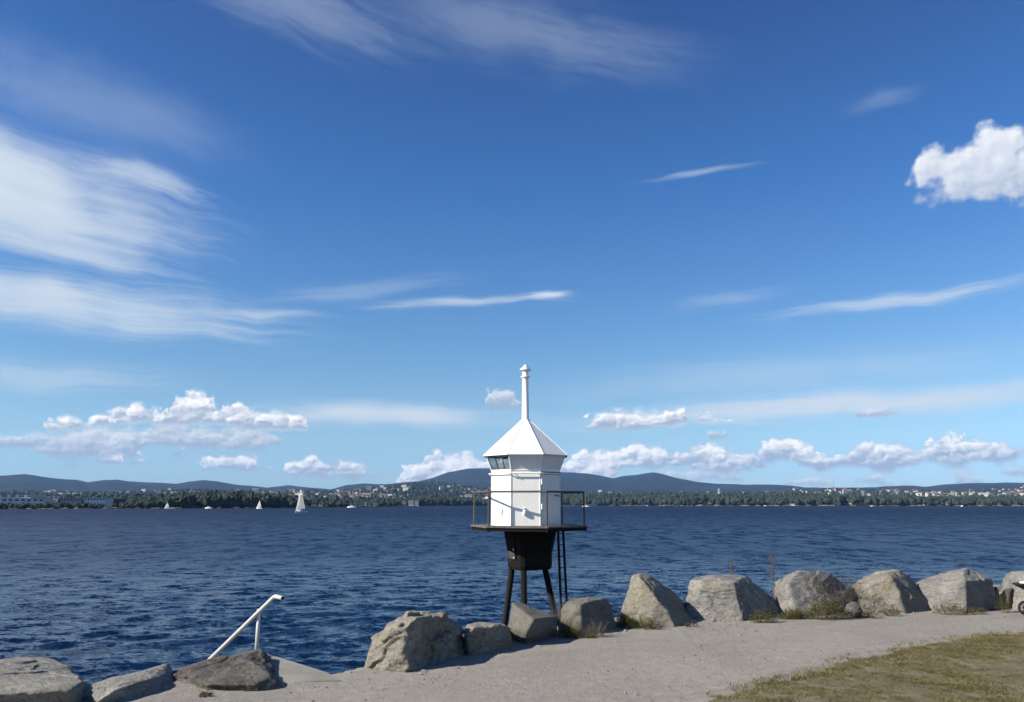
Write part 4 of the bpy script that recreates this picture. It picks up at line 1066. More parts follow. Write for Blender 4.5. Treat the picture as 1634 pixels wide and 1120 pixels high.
grass_tuft('pale grass tuft at the left foot of the twig-covered boulder', 1266, 12.05, 44, 26, 985, 520, 69)
leafy_bush('big olive bush in front of the twig-covered boulder', 1320, 12.0, 76, 34, 989, 3200, 70, None, 0.018)
leafy_bush('low green mat of weeds right of the small rounded stone', 1385, 12.15, 50, 11, 986, 700, 71)
leafy_bush('small weed at the foot of the rounded pale boulder', 1424, 12.35, 30, 16, 979, 500, 72)
leafy_bush('weed patch below the big pale boulder, left of its corner', 1516, 12.55, 50, 20, 981, 1100, 73)
leafy_bush('low dark weeds below the corner of the big pale boulder', 1556, 12.6, 46, 11, 981, 700, 74)
leafy_bush('taller yellow-green weed in the gap left of the stroller', 1603, 12.75, 26, 40, 979, 700, 75)
leafy_bush('tiny green weed at the foot of the dark furrowed boulder', 325, 7.3, 26, 8, 1121, 260, 76)
# dead brown twigs hanging over the boulder
def twigs(label, x, y, Y, wpx, hpx, n, seed):
    rs = np.random.default_rng(seed); m_ = Y / F_PX; c = at(x, y, Y)
    w, h = wpx * m_, hpx * m_
    V_, F_ = [], []
    for i in range(n):
        p0 = np.array([rs.uniform(-0.5, 0.5) * w, rs.uniform(-0.12, 0.35), rs.uniform(0.0, 0.75) * h])
        d = rs.normal(size=3); d[1] = -abs(d[1]) * 0.5; d /= np.linalg.norm(d); prev = None
        for s in range(4):
            u = np.cross(d, rs.normal(size=3)); u = u / np.linalg.norm(u) * (0.0034 - 0.0007 * s)
            a_, b_ = p0 - u, p0 + u
            k = len(V_); V_ += [a_, b_]
            if s: F_.append([k - 2, k - 1, k + 1, k])
            d = d + rs.normal(size=3) * 0.5; d /= np.linalg.norm(d); p0 = p0 + d * rs.uniform(0.03, 0.075)
    return link('dead_shrub', mesh_np('dead_shrub', np.array(V_), np.array(F_), M_twig), loc=c, label=label, cat='shrub')
M_twig = mat_leaf('dead_twig', (0.054, 0.04464, 0.03456), (0.1008, 0.0828, 0.06336), (0.1728, 0.144, 0.1116), 30.0)
twigs('tangle of dead brown twigs covering the boulder beside the dry reed', 1330, 966, 12.52, 84, 54, 620, 81)
def reed(label, x, ytip, ybase, Y, plume, seed, wpx=14):
    rs = np.random.default_rng(seed); a_, b_ = at(x, ybase, Y), at(x, ytip, Y); h = b_.z - a_.z
    t = link('dry_reed', None, loc=a_, label=label, cat='reed', group='dry reeds behind the boulders')
    ns = 3 if wpx > 10 else 2
    bmS = bmesh.new()
    for i in range(ns):
        tube_bm([(rs.normal(0, 0.02), 0, -0.5), (rs.normal(0, 0.015), 0, h * 0.6), (rs.normal(0, 0.01), 0, h * (0.97 if i == 0 else 0.85))], 0.0045, 5, bmS, 0.0015)
    link_bm('stem', bmS, M_dry, t)
    n = int(plume * 9); m_ = Y / F_PX
    z = h * (1 - rs.uniform(0, 1, n) * plume / (ybase - ytip)); f = (h - z) / (h * plume / (ybase - ytip))
    spread = wpx * m_ * 0.5 * np.sin(np.clip(f, 0.02, 1) ** 0.7 * 2.6)
    base = np.stack([rs.normal(0, 0.45, n) * spread, rs.normal(0, 0.35, n) * spread, z], -1)
    Vb, Fb = blades(base, rs.uniform(0.02, 0.06, n), rs.uniform(0.002, 0.005, n), rs.uniform(0.2, 0.9, n), seed)
    link('plume', mesh_np('plume', Vb, Fb, M_plume), t)
M_plume = mat_leaf('reed_plume', (0.108, 0.0864, 0.0648), (0.1584, 0.1296, 0.1008), (0.216, 0.18, 0.144), 25.0)
reed('tall dry reed with a brown feathery plume in the boulder gap', 1236, 880, 968, 12.9, 46, 91, 15)
reed('short thin dry reed rising behind the wide cracked boulder', 1170, 897, 950, 13.0, 26, 92, 9)
grass_tuft('thin pale grass behind the squat boulder at its right', 988, 11.6, 16, 40, 1000, 60, 95, M_dry, (0.1, 0.6), (0.002, 0.003))
grass_tuft('sparse dry stalks by the ladder foot behind the slab-like boulder', 893, 11.2, 26, 44, 985, 70, 96, M_dry, (0.1, 0.9), (0.002, 0.004))
grass_tuft('thin pale grass in the gap beside the tall dry reed', 1222, 12.7, 40, 40, 965, 90, 97, M_dry, (0.1, 0.9), (0.002, 0.004))

# ---------------------------------------------------------------- stroller at the right edge
SY = 12.25
M_fab, gg, b, pos = material('black_stroller_fabric', 0.85, 0.2)
gg.put(b.inputs['Base Color'], gg.mix(gg.noise(pos, 40.0, 3, 0.6), (0.010, 0.010, 0.011), (0.028, 0.028, 0.030)))
M_rub, gg, b, pos = material('rubber_tyre', 0.8, 0.3)
gg.put(b.inputs['Base Color'], gg.mix(gg.noise(pos, 30.0, 2, 0.6), (0.012, 0.012, 0.012), (0.035, 0.033, 0.031)))
M_alu = paint('grey_stroller_metal', (0.32, 0.32, 0.33), 0.35, (0.1, 0.1, 0.1), 0.4, 0.7, 20, 0, 0.6)
M_blanket = paint('white_blanket', (0.75, 0.75, 0.74), 0.9, (0.6, 0.6, 0.6), 0.5, 0.6, 12)
s0_ = ground(1634, 982)
stroller = link('stroller', None, loc=(at(1634, 980, SY).x, SY, 0.0), label='black baby stroller with white blanket, cut off by the right edge', cat='stroller')
nose = at(1615, 931, SY) - Vector((at(1634, 980, SY).x, SY, 0.0))
zt = nose.z
rings = []
for i, (x, hw, dz) in enumerate(((0.0, 0.012, 0.012), (0.08, 0.09, 0.05), (0.18, 0.15, 0.10), (0.32, 0.18, 0.15), (0.55, 0.19, 0.19), (0.75, 0.185, 0.19), (0.9, 0.15, 0.14), (0.95, 0.05, 0.05))):
    rings.append([(nose.x + x, hw * math.cos(t_), zt + 0.006 - dz * max(0, math.sin(t_)) * 1.0 + (0.0 if math.sin(t_) > -0.1 else 0.004)) for t_ in [math.pi * j / 9 for j in range(10)]])
bm = bmesh.new(); loft(bm, rings); link_bm('carrycot', fix(bm), M_fab, stroller, True)
bm = bmesh.new(); bmesh.ops.create_uvsphere(bm, u_segments=14, v_segments=8, radius=0.5)
for v in bm.verts: v.co = Vector((v.co.x * 0.20 + nose.x + 0.22, v.co.y * 0.18, v.co.z * 0.05 + zt + 0.008))
link_bm('blanket', bm, M_blanket, stroller, True)
hoodr = []
for k in range(8):
    a_ = R(20 + 20 * k)
    hoodr.append([(nose.x + 0.68 - 0.30 * math.cos(a_), 0.19 * math.cos(t_) , zt + 0.30 * math.sin(a_) * math.sin(t_) + 0.01) for t_ in [math.pi * j / 8 for j in range(9)]])
bm = bmesh.new(); loft(bm, hoodr, cap=False, closed=False); link_bm('hood', fix(bm), M_fab, stroller, True)
fx = nose.x
for s in (-1, 1):
    link_bm('frame_tube', tube_bm([(fx + 0.26, 0.17 * s, 0.14), (fx + 0.52, 0.18 * s, zt - 0.16), (fx + 1.15, 0.19 * s, zt + 0.42)], 0.012, 8), M_alu, stroller)
    link_bm('frame_tube', tube_bm([(fx + 0.92, 0.20 * s, 0.15), (fx + 0.52, 0.18 * s, zt - 0.16)], 0.012, 8), M_alu, stroller)
    for (wx, wr) in ((0.27, 0.105), (0.92, 0.15)):
        bm = bmesh.new(); n1_, n2_ = 28, 8
        loft_r = [[((wr - 0.02 + 0.02 * math.cos(b_)) * math.cos(a_), 0.02 * math.sin(b_), (wr - 0.02 + 0.02 * math.cos(b_)) * math.sin(a_)) for b_ in [6.2832 * j / n2_ for j in range(n2_)]] for a_ in [6.2832 * i / n1_ for i in range(n1_ + 1)]]
        loft(bm, loft_r, cap=False)
        wheel = link_bm('wheel', fix(bm), M_rub, stroller, True, loc=(fx + wx, 0.20 * s, wr))
        bmh = bmesh.new()
        for q in range(6):
            a_ = q * math.pi / 3; tube_bm([(0, 0, 0), ((wr - 0.035) * math.cos(a_), 0, (wr - 0.035) * math.sin(a_))], 0.007, 6, bmh)
        tube_bm([(0, -0.02, 0), (0, 0.02, 0)], 0.02, 10, bmh)
        link_bm('spokes', bmh, M_rub, wheel)
link_bm('handle_bar', tube_bm([(fx + 1.15, -0.2, zt + 0.42), (fx + 1.15, 0.2, zt + 0.42)], 0.016, 8), M_rub, stroller)
bm = box_bm((fx + 0.33, -0.16, 0.16), (fx + 0.85, 0.16, 0.27)); bevel(bm, 0.04, 2); link_bm('basket', bm, M_fab, stroller)

# ---------------------------------------------------------------- boats
M_sail, gg, b, pos = material('white_sailcloth', 0.7, 0.2)
gg.put(b.inputs['Base Color'], gg.mix(gg.noise(pos, 0.6, 3, 0.6), (0.70, 0.69, 0.66), (0.80, 0.79, 0.77)))
M_hull = paint('white_boat_hull', (0.76, 0.76, 0.75), 0.35, (0.5, 0.48, 0.45), 0.3, 0.7, 1.5)
M_boatdk = paint('dark_boat_trim', (0.03, 0.035, 0.05), 0.5, (0.08, 0.08, 0.09), 0.4, 0.6, 2.0)
M_deckbt = paint('cream_boat_deck', (0.52, 0.47, 0.38), 0.6, (0.3, 0.26, 0.2), 0.4, 0.6, 2.0)
def hull_bm(Lh, B, H):
    bm = bmesh.new(); rings = []
    for t in np.linspace(0, 1, 11):
        w = B / 2 * (0.72 + 0.28 * math.sin(math.pi * min(t * 1.1, 1.0) * 0.9)) * (1 - max(0, t - 0.45) ** 1.9 * 3.05) if t < 0.999 else 0.02
        w = max(w, 0.03); z1 = H * (1 + 0.25 * t * t); x = (t - 0.5) * Lh
        rings.append([(x, -w, z1), (x, -w * 0.93, H * 0.35), (x - 0.1 * t, -w * 0.5, -0.28), (x - 0.1 * t, w * 0.5, -0.28), (x, w * 0.93, H * 0.35), (x, w, z1)])
    loft(bm, rings); return fix(bm)
def boat_root(name, x, y, Y, label, cat, rz, group=None):
    d = ray(x, y); px = (x - 817) / F_PX * Y / 1.0
    o = link(name, None, loc=(at(x, y, Y).x, Y, SEA), label=label, cat=cat, group=group, rot=(0, 0, rz)); return o
def sheet(pts_lo, pts_hi, th=0.03):
    bm = bmesh.new(); n = len(pts_lo)
    a_ = [bm.verts.new(p_) for p_ in pts_lo]; b_ = [bm.verts.new(p_) for p_ in pts_hi]
    for i in range(n - 1): bm.faces.new((a_[i], a_[i + 1], b_[i + 1], b_[i]))
    bmesh.ops.solidify(bm, geom=bm.faces[:], thickness=th); return bm
def sailboat(x, y, Y, label, Lh, mast, sails, rz, heel=0.0, hullmat=None):
    t = boat_root('sailboat', x, y, Y, label, 'sailboat', rz, 'sailing boats on the fjord')
    t.rotation_euler = (heel, 0, rz)
    B, H = Lh * 0.30, Lh * 0.095
    link_bm('hull', hull_bm(Lh, B, H), hullmat or M_hull, t, True)
    bm = box_bm((-Lh * 0.12, -B * 0.28, H * 0.98), (Lh * 0.20, B * 0.28, H * 1.55)); bevel(bm, 0.12); cab = link_bm('cabin', bm, M_hull, t)
    link_bm('cabin_window', box_bm((-Lh * 0.05, -B * 0.285, H * 1.18), (Lh * 0.14, B * 0.285, H * 1.36)), M_boatdk, cab)
    link_bm('spray_hood', box_bm((-Lh * 0.2, -B * 0.26, H * 1.0), (-Lh * 0.1, B * 0.26, H * 1.85)), M_boatdk, t)
    mx = Lh * 0.10
    link_bm('mast', tube_bm([(mx, 0, H), (mx, 0, mast)], 0.09, 8, None, 0.05), M_hull, t)
    link_bm('boom', tube_bm([(mx, 0, H * 2.3), (-Lh * 0.36, 0.25, H * 2.3)], 0.06, 6), M_hull, t)
    link_bm('forestay', tube_bm([(Lh * 0.48, 0, H * 1.3), (mx, 0, mast * 0.97)], 0.015, 4), M_boatdk, t)
    if sails:
        n = 9; lo, hi = [], []
        for i in range(n):
            f = i / (n - 1); z = H * 2.45 + (mast * 0.97 - H * 2.45) * f
            lo.append((mx - 0.06, 0.02, z)); w = (Lh * 0.40) * (1 - f) ** 0.85 + 0.05
            hi.append((mx - w, 0.55 * math.sin(math.pi * (1 - f) * 0.6) + 0.1, z))
        mid = [((a_[0] + b_[0]) / 2, (a_[1] + b_[1]) / 2 + 0.35, a_[2]) for a_, b_ in zip(lo, hi)]
        bm = sheet(lo, mid); b2 = sheet(mid, hi); me = bpy.data.meshes.new('tmp'); b2.to_mesh(me); b2.free(); bm.from_mesh(me); bpy.data.meshes.remove(me)
        link_bm('mainsail', bm, M_sail, t, True)
        lo, hi = [], []
        for i in range(n):
            f = i / (n - 1); z = H * 1.5 + (mast * 0.93 - H * 1.5) * f
            xs = Lh * 0.47 + (mx - Lh * 0.47) * f; lo.append((xs, 0, z)); hi.append((xs - (Lh * 0.40) * (1 - f) ** 0.9 - 0.03, 0.6 * (1 - f), z + 0.1))
        mid = [((a_[0] + b_[0]) / 2, (a_[1] + b_[1]) / 2 + 0.3, a_[2]) for a_, b_ in zip(lo, hi)]
        bm = sheet(lo, mid); b2 = sheet(mid, hi); me = bpy.data.meshes.new('tmp'); b2.to_mesh(me); b2.free(); bm.from_mesh(me); bpy.data.meshes.remove(me)
        link_bm('jib', bm, M_sail, t, True)
    return t
def motorboat(x, y, Y, label, Lh, rz, cabin=True):
    t = boat_root('motorboat', x, y, Y, label, 'motorboat', rz, 'small motor boats on the fjord')
    B, H = Lh * 0.34, Lh * 0.13
    link_bm('hull', hull_bm(Lh, B, H), M_hull, t, True)
    link_bm('deck', box_bm((-Lh * 0.42, -B * 0.34, H * 0.95), (Lh * 0.22, B * 0.34, H * 1.08)), M_deckbt, t)
    if cabin:
        bm = box_bm((-Lh * 0.15, -B * 0.34, H * 1.05), (Lh * 0.18, B * 0.34, H * 2.3)); c_ = link_bm('cabin', bevel(bm, 0.1), M_hull, t)
        link_bm('cabin_window', box_bm((-Lh * 0.14, -B * 0.345, H * 1.6), (Lh * 0.185, B * 0.345, H * 2.05)), M_boatdk, c_)
    else:
        link_bm('windscreen', box_bm((Lh * 0.08, -B * 0.3, H * 1.0), (Lh * 0.11, B * 0.3, H * 1.7)), M_boatdk, t)
    return t
sailboat(480, 818, 404.0, 'white sailing yacht under full sail, the nearest boat on the fjord', 8.4, 11.8, True, R(246), R(2))
sailboat(267, 811, 770.0, 'small sailboat under white sail close to the left far shore', 5.6, 6.4, True, R(190), R(5))
sailboat(414, 811, 770.0, 'sailboat with white sail off the wooded left point', 7.0, 8.6, True, R(165), R(4))
sailboat(935, 808.4, 1240.0, 'moored yacht with bare mast just right of the tower railing', 11.0, 20.0, False, R(160))
motorboat(276, 811.2, 770.0, 'small white motorboat beside the left small sailboat', 4.6, R(25))
motorboat(333, 811.2, 770.0, 'white motorboat passing the wooded left shore', 7.2, R(175))
motorboat(225, 811.0, 780.0, 'tiny white boat nearest the left shore pavilions', 2.6, R(60), False)
motorboat(561, 810.0, 930.0, 'low white cabin boat off the waterfront apartment blocks', 10.0, R(180))
motorboat(1033, 806.8, 1650.0, 'tiny white boat off the middle of the wooded peninsula', 5.2, R(60))
motorboat(1098, 806.6, 1700.0, 'small white boat below the trees right of the peninsula middle', 4.8, R(20), False)
motorboat(1221, 806.6, 1700.0, 'small white motorboat near the long white boathouse', 6.5, R(170))
motorboat(1393, 808.0, 1390.0, 'open white boat off the bare rocky shore at right', 8.0, R(10), False)
motorboat(1466, 806.6, 1690.0, 'white boat moored below the shore houses at right', 6.5, R(140))
motorboat(1536, 808.3, 1280.0, 'white motorboat farthest right on the fjord', 7.6, R(30))

# ---------------------------------------------------------------- buildings across the water
def wallmat(name, c): return paint(name, c, 0.8, tuple(v * 0.7 for v in c), 0.3, 0.6, 0.2)
MW = {'white': wallmat('white_wall', (0.5328, 0.5256, 0.504)), 'cream': wallmat('cream_wall', (0.36, 0.3096, 0.2376)), 'ochre': wallmat('ochre_wall', (0.3024, 0.2088, 0.1152)), 'grey': wallmat('grey_wall', (0.2592, 0.2592, 0.2592)), 'pale': wallmat('pale_wall', (0.3744, 0.3672, 0.3456))}
MR = {'dark': wallmat('dark_roof', (0.0396, 0.0396, 0.0432)), 'red': wallmat('red_roof', (0.1152, 0.054, 0.036)), 'grey': wallmat('grey_roof', (0.144, 0.144, 0.144))}
M_win = paint('dark_window_glass', (0.025, 0.03, 0.04), 0.2, (0.05, 0.05, 0.06), 0.3, 0.6, 0.5)
M_facade = paint('blue_grey_facade', (0.62, 0.66, 0.70), 0.35, (0.52, 0.56, 0.60), 0.4, 0.55, 0.1)
def terrain(x, y_, ):
    a_ = np.degrees(np.arctan2(x, y_)); r_ = np.hypot(x, y_); return float(hill_z(np.array([a_]), np.array([r_]))[0])
def place(px, d):
    a_ = R(bearing(px, 800)[0]); return d * math.sin(a_), d * math.cos(a_)
def building(name, px0, px1, ytop, d, depth, wall, roof, label, ybase=None, floors=3, bays=6, kind='flat', cat='building', group=None):
    """a far building seen from the water: walls, windows row by row, roof"""
    x0, y0 = place(px0, d); x1, y1 = place(px1, d)
    cx_, cy_ = (x0 + x1) / 2, (y0 + y1) / 2; w = math.hypot(x1 - x0, y1 - y0)
    a_, e_ = bearing((px0 + px1) / 2, ytop); ztop = math.tan(R(e_)) * d + SEA_EYE
    zb_ = terrain(cx_, cy_) - 3.0
    if ybase is not None: zb_ = min(zb_ + 3, math.tan(R(bearing((px0 + px1) / 2, ybase)[1])) * d + SEA_EYE)
    h = max(ztop - zb_, 4.0)
    t = link(name, None, loc=(cx_, cy_, SEA + zb_), label=label, cat=cat, group=group, rot=(0, 0, math.atan2(y1 - y0, x1 - x0)))
    rh = 0.0 if kind in ('flat', 'slant', 'vault') else min(depth, w) * 0.32
    hw = h - rh
    if kind == 'slant':
        bm = bmesh.new(); loft(bm, [[(-w * 0.5, -depth / 2, 0), (w * 0.28, -depth / 2, 0), (w * 0.28, depth / 2, 0), (-w * 0.5, depth / 2, 0)], [(-w * 0.28, -depth / 2, hw), (w * 0.5, -depth / 2, hw), (w * 0.5, depth / 2, hw), (-w * 0.28, depth / 2, hw)]]); link_bm('wall', fix(bm), wall, t)
    else: link_bm('wall', box_bm((-w / 2, -depth / 2, 0), (w / 2, depth / 2, hw)), wall, t)
    if kind == 'gable':
        bm = bmesh.new(); o_ = 0.5
        loft(bm, [[(-w / 2 - o_, -depth / 2 - o_, hw), (-w / 2 - o_, depth / 2 + o_, hw), (-w / 2 - o_, 0, h)], [(w / 2 + o_, -depth / 2 - o_, hw), (w / 2 + o_, depth / 2 + o_, hw), (w / 2 + o_, 0, h)]]); link_bm('roof', fix(bm), roof, t)
    elif kind == 'vault':
        bm = bmesh.new(); n = 12
        ring = lambda yv: [(-w / 2 + w * i / n, yv, hw * (0.55 + 0.55 * math.sin(math.pi * (0.35 + 0.65 * i / n)))) for i in range(n + 1)] + [(w / 2, yv, 0), (-w / 2, yv, 0)]
        loft(bm, [ring(-depth / 2 - 1), ring(depth / 2 + 1)]); link_bm('roof', fix(bm), roof, t)
    elif kind == 'dome':
        bm = bmesh.new(); bmesh.ops.create_uvsphere(bm, u_segments=20, v_segments=10, radius=w * 0.5)
        for v in bm.verts: v.co.z = max(v.co.z, 0) + hw - 0.05
        link_bm('roof', bm, roof, t, True)
    else: link_bm('roof', box_bm((-w / 2 - 0.3, -depth / 2 - 0.3, hw + 0.01), (w / 2 + 0.3, depth / 2 + 0.3, hw + 0.5)), roof, t)
    if floors and kind != 'slant':
        fh = min(3.2, hw * 0.92 / floors); zt0 = hw - floors * fh
        for f in range(floors):
            for k in range(bays):
                xw = -w / 2 + w * (k + 0.5) / bays; ww = w / bays * 0.30
                link_bm('window', box_bm((xw - ww, -depth / 2 - 0.08, zt0 + f * fh + fh * 0.28), (xw + ww, -depth / 2 + 0.05, zt0 + f * fh + fh * 0.82)), M_win, t)
    return t
LD = 960.0
building('office_building', -70, 52, 789.5, LD + 130, 40, M_facade, MR['grey'], 'long blue-grey office block at the far left shore', floors=1, bays=9)
building('office_building', 2, 70, 796.0, LD + 60, 24, M_facade, MR['grey'], 'lower blue-grey wing in front of the long office block', floors=1, bays=7)
building('hall', 50, 92, 791.5, LD + 110, 30, M_facade, MW['pale'], 'low hall with a curved pale roof beside the office block', floors=1, bays=6, kind='vault')
building('pavilion', 96, 130, 795.5, LD + 90, 18, MW['pale'], MW['pale'], 'low grey pavilion right of the curved hall', floors=1, bays=7)
building('pavilion', 134, 172, 794.5, LD + 95, 18, M_facade, MW['pale'], 'low flat-roofed pavilion left of the slanted white block', floors=1, bays=8)
building('pavilion', 167, 181, 796.0, LD - 40, 9, MW['white'], MW['white'], 'bright white block with slanting front on the left shore', kind='slant', floors=0)
building('pavilion', 181, 193, 795.5, LD + 20, 12, MR['dark'], MW['white'], 'dark low annex with white roof edge by the slanted block', floors=0)
building('pavilion', 42, 47, 801.0, LD - 90, 5, MW['white'], MW['white'], 'tiny white shed below the left office wing', kind='slant', floors=0)
building('villa', 305, 321, 798.0, LD - 60, 8, MW['ochre'], MR['red'], 'long reddish house among trees on the wooded point', floors=1, bays=6, kind='gable', cat='house')
for i, (a_, b_, yt, wl, lb) in enumerate(((555, 562, 799.5, 'grey', 'leftmost grey waterfront apartment block'), (564, 571, 800, 'grey', 'second grey waterfront apartment block from the left'), (573, 579, 800.5, 'grey', 'third waterfront apartment block, grey and narrow'), (581, 586, 799.5, 'white', 'bright white waterfront apartment block among grey ones'), (588, 592, 801, 'cream', 'small cream waterfront apartment block'), (595, 602, 800.5, 'pale', 'rightmost pale waterfront apartment block'))):
    building('apartment_block', a_, b_, yt, 1330.0, 9, MW[wl], MR['grey'], lb, floors=3, bays=4, group='waterfront apartment blocks')
for (a_, b_, yt, wl, lb) in ((472, 490, 802.5, 'grey', 'low grey waterfront building behind the big sailing yacht'), (497, 506, 801.5, 'grey', 'grey block right of the big sailing yacht'), (508, 515, 802, 'white', 'white rounded building right of the big sailing yacht')):
    building('waterfront_building', a_, b_, yt, 1130.0, 10, MW[wl], MR['grey'], lb, floors=1, bays=5)
for (a_, b_, yt, wl, lb) in ((639, 648, 798, 'pale', 'pale apartment house at the wooded bay, leftmost of three'), (652, 660, 797.5, 'white', 'white apartment house at the wooded bay, middle of three'), (662, 668, 798, 'white', 'white apartment house at the wooded bay, rightmost of three')):
    building('apartment_house', a_, b_, yt, 1560.0, 9, MW[wl], MR['grey'], lb, floors=3, bays=4)
building('tower_block', 762, 767, 781.5, 3600.0, 14, MW['pale'], MR['grey'], 'pale tower block on the slope left of the lighthouse, left of two', ybase=789, floors=7, bays=3)
building('tower_block', 772, 777, 781.5, 3600.0, 14, MW['pale'], MR['grey'], 'pale tower block on the slope left of the lighthouse, right of two', ybase=789, floors=7, bays=3)
building('tower_block', 1146, 1149, 779.5, 4300.0, 10, MW['white'], MR['grey'], 'slim white tower on the slope above the wooded peninsula', ybase=787, floors=7, bays=2)
building('tower_block', 1376, 1380, 784.5, 3500.0, 11, MW['cream'], MR['grey'], 'slim pale tower rising behind the right-hand trees', ybase=794, floors=7, bays=2)
building('office_building', 1384, 1390, 787.5, 3300.0, 14, MW['white'], MR['grey'], 'white block beside the slim pale tower at right', ybase=794, floors=3, bays=4)
building('storage_tank', 1462, 1467, 787.5, 3000.0, 12, MW['white'], MW['white'], 'white domed building above the right-hand trees, left of two', ybase=794, floors=0, kind='dome')
building('storage_tank', 1477, 1482, 787.5, 3000.0, 12, MW['white'], MW['white'], 'white domed building above the right-hand trees, right of two', ybase=794, floors=0, kind='dome')
building('office_building', 1562, 1580, 786.0, 3600.0, 20, MW['white'], MR['grey'], 'long white block in the town at the far right', ybase=793, floors=3, bays=9)
building('boathouse', 1250, 1268, 803.6, 1905.0, 9, MW['white'], MR['grey'], 'long low white boathouse on the peninsula shore', floors=1, bays=9, ybase=807.5)
for (a_, b_, yt, wl, d_, lb) in ((1113, 1120, 799, 'ochre', 2020, 'brownish villa in the peninsula trees, left of a pair'), (1130, 1136, 800, 'cream', 2010, 'cream villa in the peninsula trees, right of a pair'), (1323, 1330, 797.5, 'white', 1960, 'white gabled villa above the rocky right shore'), (1342, 1348, 799.5, 'cream', 1950, 'cream villa between two white ones on the right shore'), (1354, 1359, 800, 'white', 1930, 'small white villa low on the right shore'), (1369, 1376, 797.5, 'cream', 1960, 'cream flat-topped villa high on the right shore'), (1371, 1382, 805, 'white', 1880, 'white boat shed at the water below the cream villa'), (1411, 1417, 800.5, 'cream', 1950, 'cream house left of the wide cream house on the right shore'), (1420, 1428, 802.5, 'cream', 1900, 'wide cream house close to the right shore'), (1468, 1476, 801.5, 'cream', 1920, 'cream gabled house by the shore at far right'), (1498, 1504, 801, 'white', 1930, 'white house among dark trees, left of the farthest boat'), (1508, 1515, 800.5, 'ochre', 1940, 'ochre house among dark trees, left of the farthest boat')):
    building('villa', a_, b_, yt, float(d_), 8, MW[wl], MR['red' if wl == 'ochre' else 'dark'], lb, floors=2, bays=3, kind='gable', cat='house', group='villas on the right shore')

# hillside houses
def house_mesh(name, wall, roof, w, d, h):
    bm = bmesh.new(); loft(bm, [[(-w / 2, -d / 2, -3), (w / 2, -d / 2, -3), (w / 2, d / 2, -3), (-w / 2, d / 2, -3)], [(-w / 2, -d / 2, h), (w / 2, -d / 2, h), (w / 2, d / 2, h), (-w / 2, d / 2, h)]])
    rh = d * 0.33
    loft(bm, [[(-w / 2 - .4, -d / 2 - .5, h), (-w / 2 - .4, d / 2 + .5, h), (-w / 2 - .4, 0, h + rh)], [(w / 2 + .4, -d / 2 - .5, h), (w / 2 + .4, d / 2 + .5, h), (w / 2 + .4, 0, h + rh)]], mi=1)
    fix(bm); me = bpy.data.meshes.new(name); bm.to_mesh(me); bm.free(); me.materials.append(wall); me.materials.append(roof); return me
HM = [(house_mesh('hillside_house', MW[w_], MR[r_], a_, b_, c_), w_) for w_, r_, a_, b_, c_ in (('white', 'dark', 12, 8, 7), ('white', 'red', 14, 9, 7), ('cream', 'red', 13, 9, 7), ('cream', 'dark', 18, 10, 9), ('pale', 'grey', 22, 11, 10), ('white', 'grey', 10, 8, 8), ('ochre', 'red', 12, 9, 7))]
# town quarters: photo x range, photo y range of where houses show, count
QUARTERS = [(20, 230, 783, 791, 26, 'left'), (230, 460, 779, 790, 40, 'left'), (440, 560, 783, 797, 34, 'bay'), (540, 790, 775, 797, 70, 'bay'), (895, 1130, 776, 787, 46, 'middle'), (1130, 1290, 781, 787, 26, 'middle'), (1280, 1460, 779, 790, 40, 'right'), (1450, 1640, 779, 794, 70, 'right')]
HL = {'left': 'small %s house on the wooded slope above the left shore', 'bay': 'small %s house on the slope behind the bay', 'middle': 'small %s house below the long blue ridge right of the lighthouse', 'right': 'small %s house in the town above the right-hand trees'}
HG = {'left': 'houses above the left shore', 'bay': 'houses on the slope behind the bay', 'middle': 'houses below the blue ridge', 'right': 'houses of the right-hand town'}
rs = np.random.default_rng(77); made = 0; Vx, Fx = [], []
RGRID = np.concatenate([np.arange(1300, 5200, 25.0)])
def slope_point(px, py):
    """range at which the sight line toward that bearing and elevation meets the far terrain"""
    a_, e_ = bearing(px, py); zs_ = hill_z(np.full(len(RGRID), a_), RGRID); el_ = np.degrees(np.arctan2(zs_ - SEA_EYE, RGRID))
    ok = np.where((el_ >= e_) & (RGRID > shore_d(a_) + 450))[0]
    return (RGRID[ok[0]], a_) if len(ok) else (None, a_)
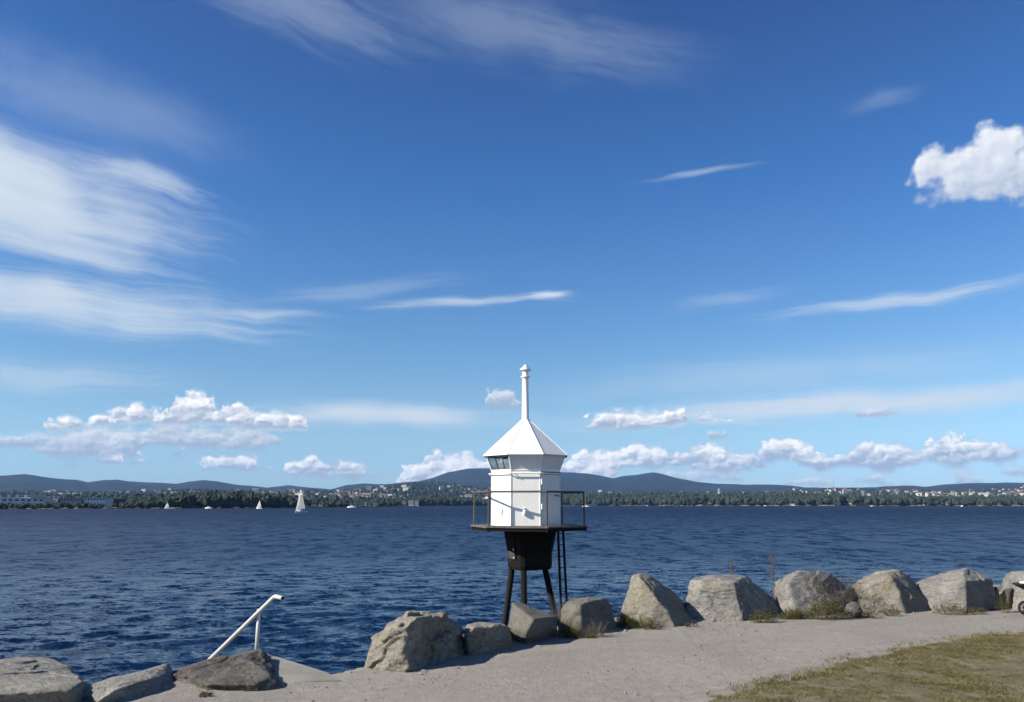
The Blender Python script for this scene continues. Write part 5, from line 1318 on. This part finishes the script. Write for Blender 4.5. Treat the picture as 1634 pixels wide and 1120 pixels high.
for (q0, q1, v0, v1, n, key) in QUARTERS:
    cl = [(rs.uniform(q0, q1), rs.uniform(v0, v1)) for _ in range(max(n // 5, 4))]
    for i in range(n * 4):
        c0 = cl[rs.integers(len(cl))]
        px = np.clip(rs.normal(c0[0], 22), q0, q1); py = np.clip(rs.normal(c0[1], 2.6), v0, v1)
        r_, a_ = slope_point(px, py)
        if r_ is None: continue
        x, y = r_ * math.sin(R(a_)), r_ * math.cos(R(a_)); z = terrain(x, y)
        me, wl = HM[rs.integers(len(HM))]; s = rs.uniform(0.75, 1.25) * min(1.25, 0.75 + r_ / 8000)
        if i < n and made < 300:
            o = link('hillside_house', me, loc=(x, y, SEA + z + 1.5), label=HL[key] % wl, cat='house', group=HG[key] + ', ' + wl, rot=(0, 0, rs.uniform(-0.7, 0.7)))
            o.scale = (s, s, s); made += 1
        elif rs.uniform() < 0.8:
            w = rs.uniform(2.5, 6) * s; d_ = rs.uniform(4, 6) * s; h = rs.uniform(4, 7) * s; k = len(Vx) * 8
            Vx.append(np.array([[sx_ * w, sy_ * d_, sz] for sz in (-3, h) for sx_, sy_ in ((-1, -1), (1, -1), (1, 1), (-1, 1))]) + np.array([x, y, z + 1.0]))
            Fx.append(np.array([[0, 1, 5, 4], [1, 2, 6, 5], [2, 3, 7, 6], [3, 0, 4, 7], [4, 5, 6, 7]]) + k)
link('distant_town', mesh_np('distant_town', np.concatenate(Vx), np.concatenate(Fx), MW['cream']), loc=(0, 0, SEA), kind='stuff', label='specks of pale houses scattered over the far slopes', cat='town')
# pale rocky waterline of the far shore
na2 = 900
A2 = np.linspace(-42, 42, na2); r_in = shore_d(A2) - 6 + fnoise(A2 * 3, A2 * 0, 51, 4, 1.0) * 3
w_ = 5 + 4 * (fnoise(A2 * 2, A2 * 0 + 5, 52, 4, 1.0))
h_ = np.clip(1.2 + 1.3 * fnoise(A2 * 4, A2 * 0 + 9, 53, 4, 1.0), 0.15, 4) * np.interp(A2, [-40, -8, -2, 42], [0.5, 0.7, 1.0, 1.15])
ringv = []
for dr, dz in ((-2.0, -1.0), (0.0, 0.55), (4.0, 1.0), (12.0, 0.9), (20, -2.0)):
    rr_ = r_in + dr; ringv.append(np.stack([rr_ * np.sin(np.radians(A2)), rr_ * np.cos(np.radians(A2)), h_ * dz if dz > 0 else np.full(na2, dz)], -1))
Vs = np.concatenate(ringv); idx = np.arange(5 * na2).reshape(5, na2)
Fs = np.stack([idx[:-1, :-1], idx[:-1, 1:], idx[1:, 1:], idx[1:, :-1]], -1).reshape(-1, 4)[:, ::-1]
M_shore, gg, b, pos = material('shore_rock', 0.9, 0.2)
n_ = gg.noise(pos, 0.05, 5, 0.7)
gg.put(b.inputs['Base Color'], gg.mix(gg.ss(n_, 0.38, 0.62), (0.0324, 0.0324, 0.0252), (0.216, 0.18, 0.1368)))
link('shoreline', mesh_np('shoreline', Vs, Fs, M_shore, True), loc=(0, 0, SEA), kind='structure', label='thin pale rocky waterline of the far shore')
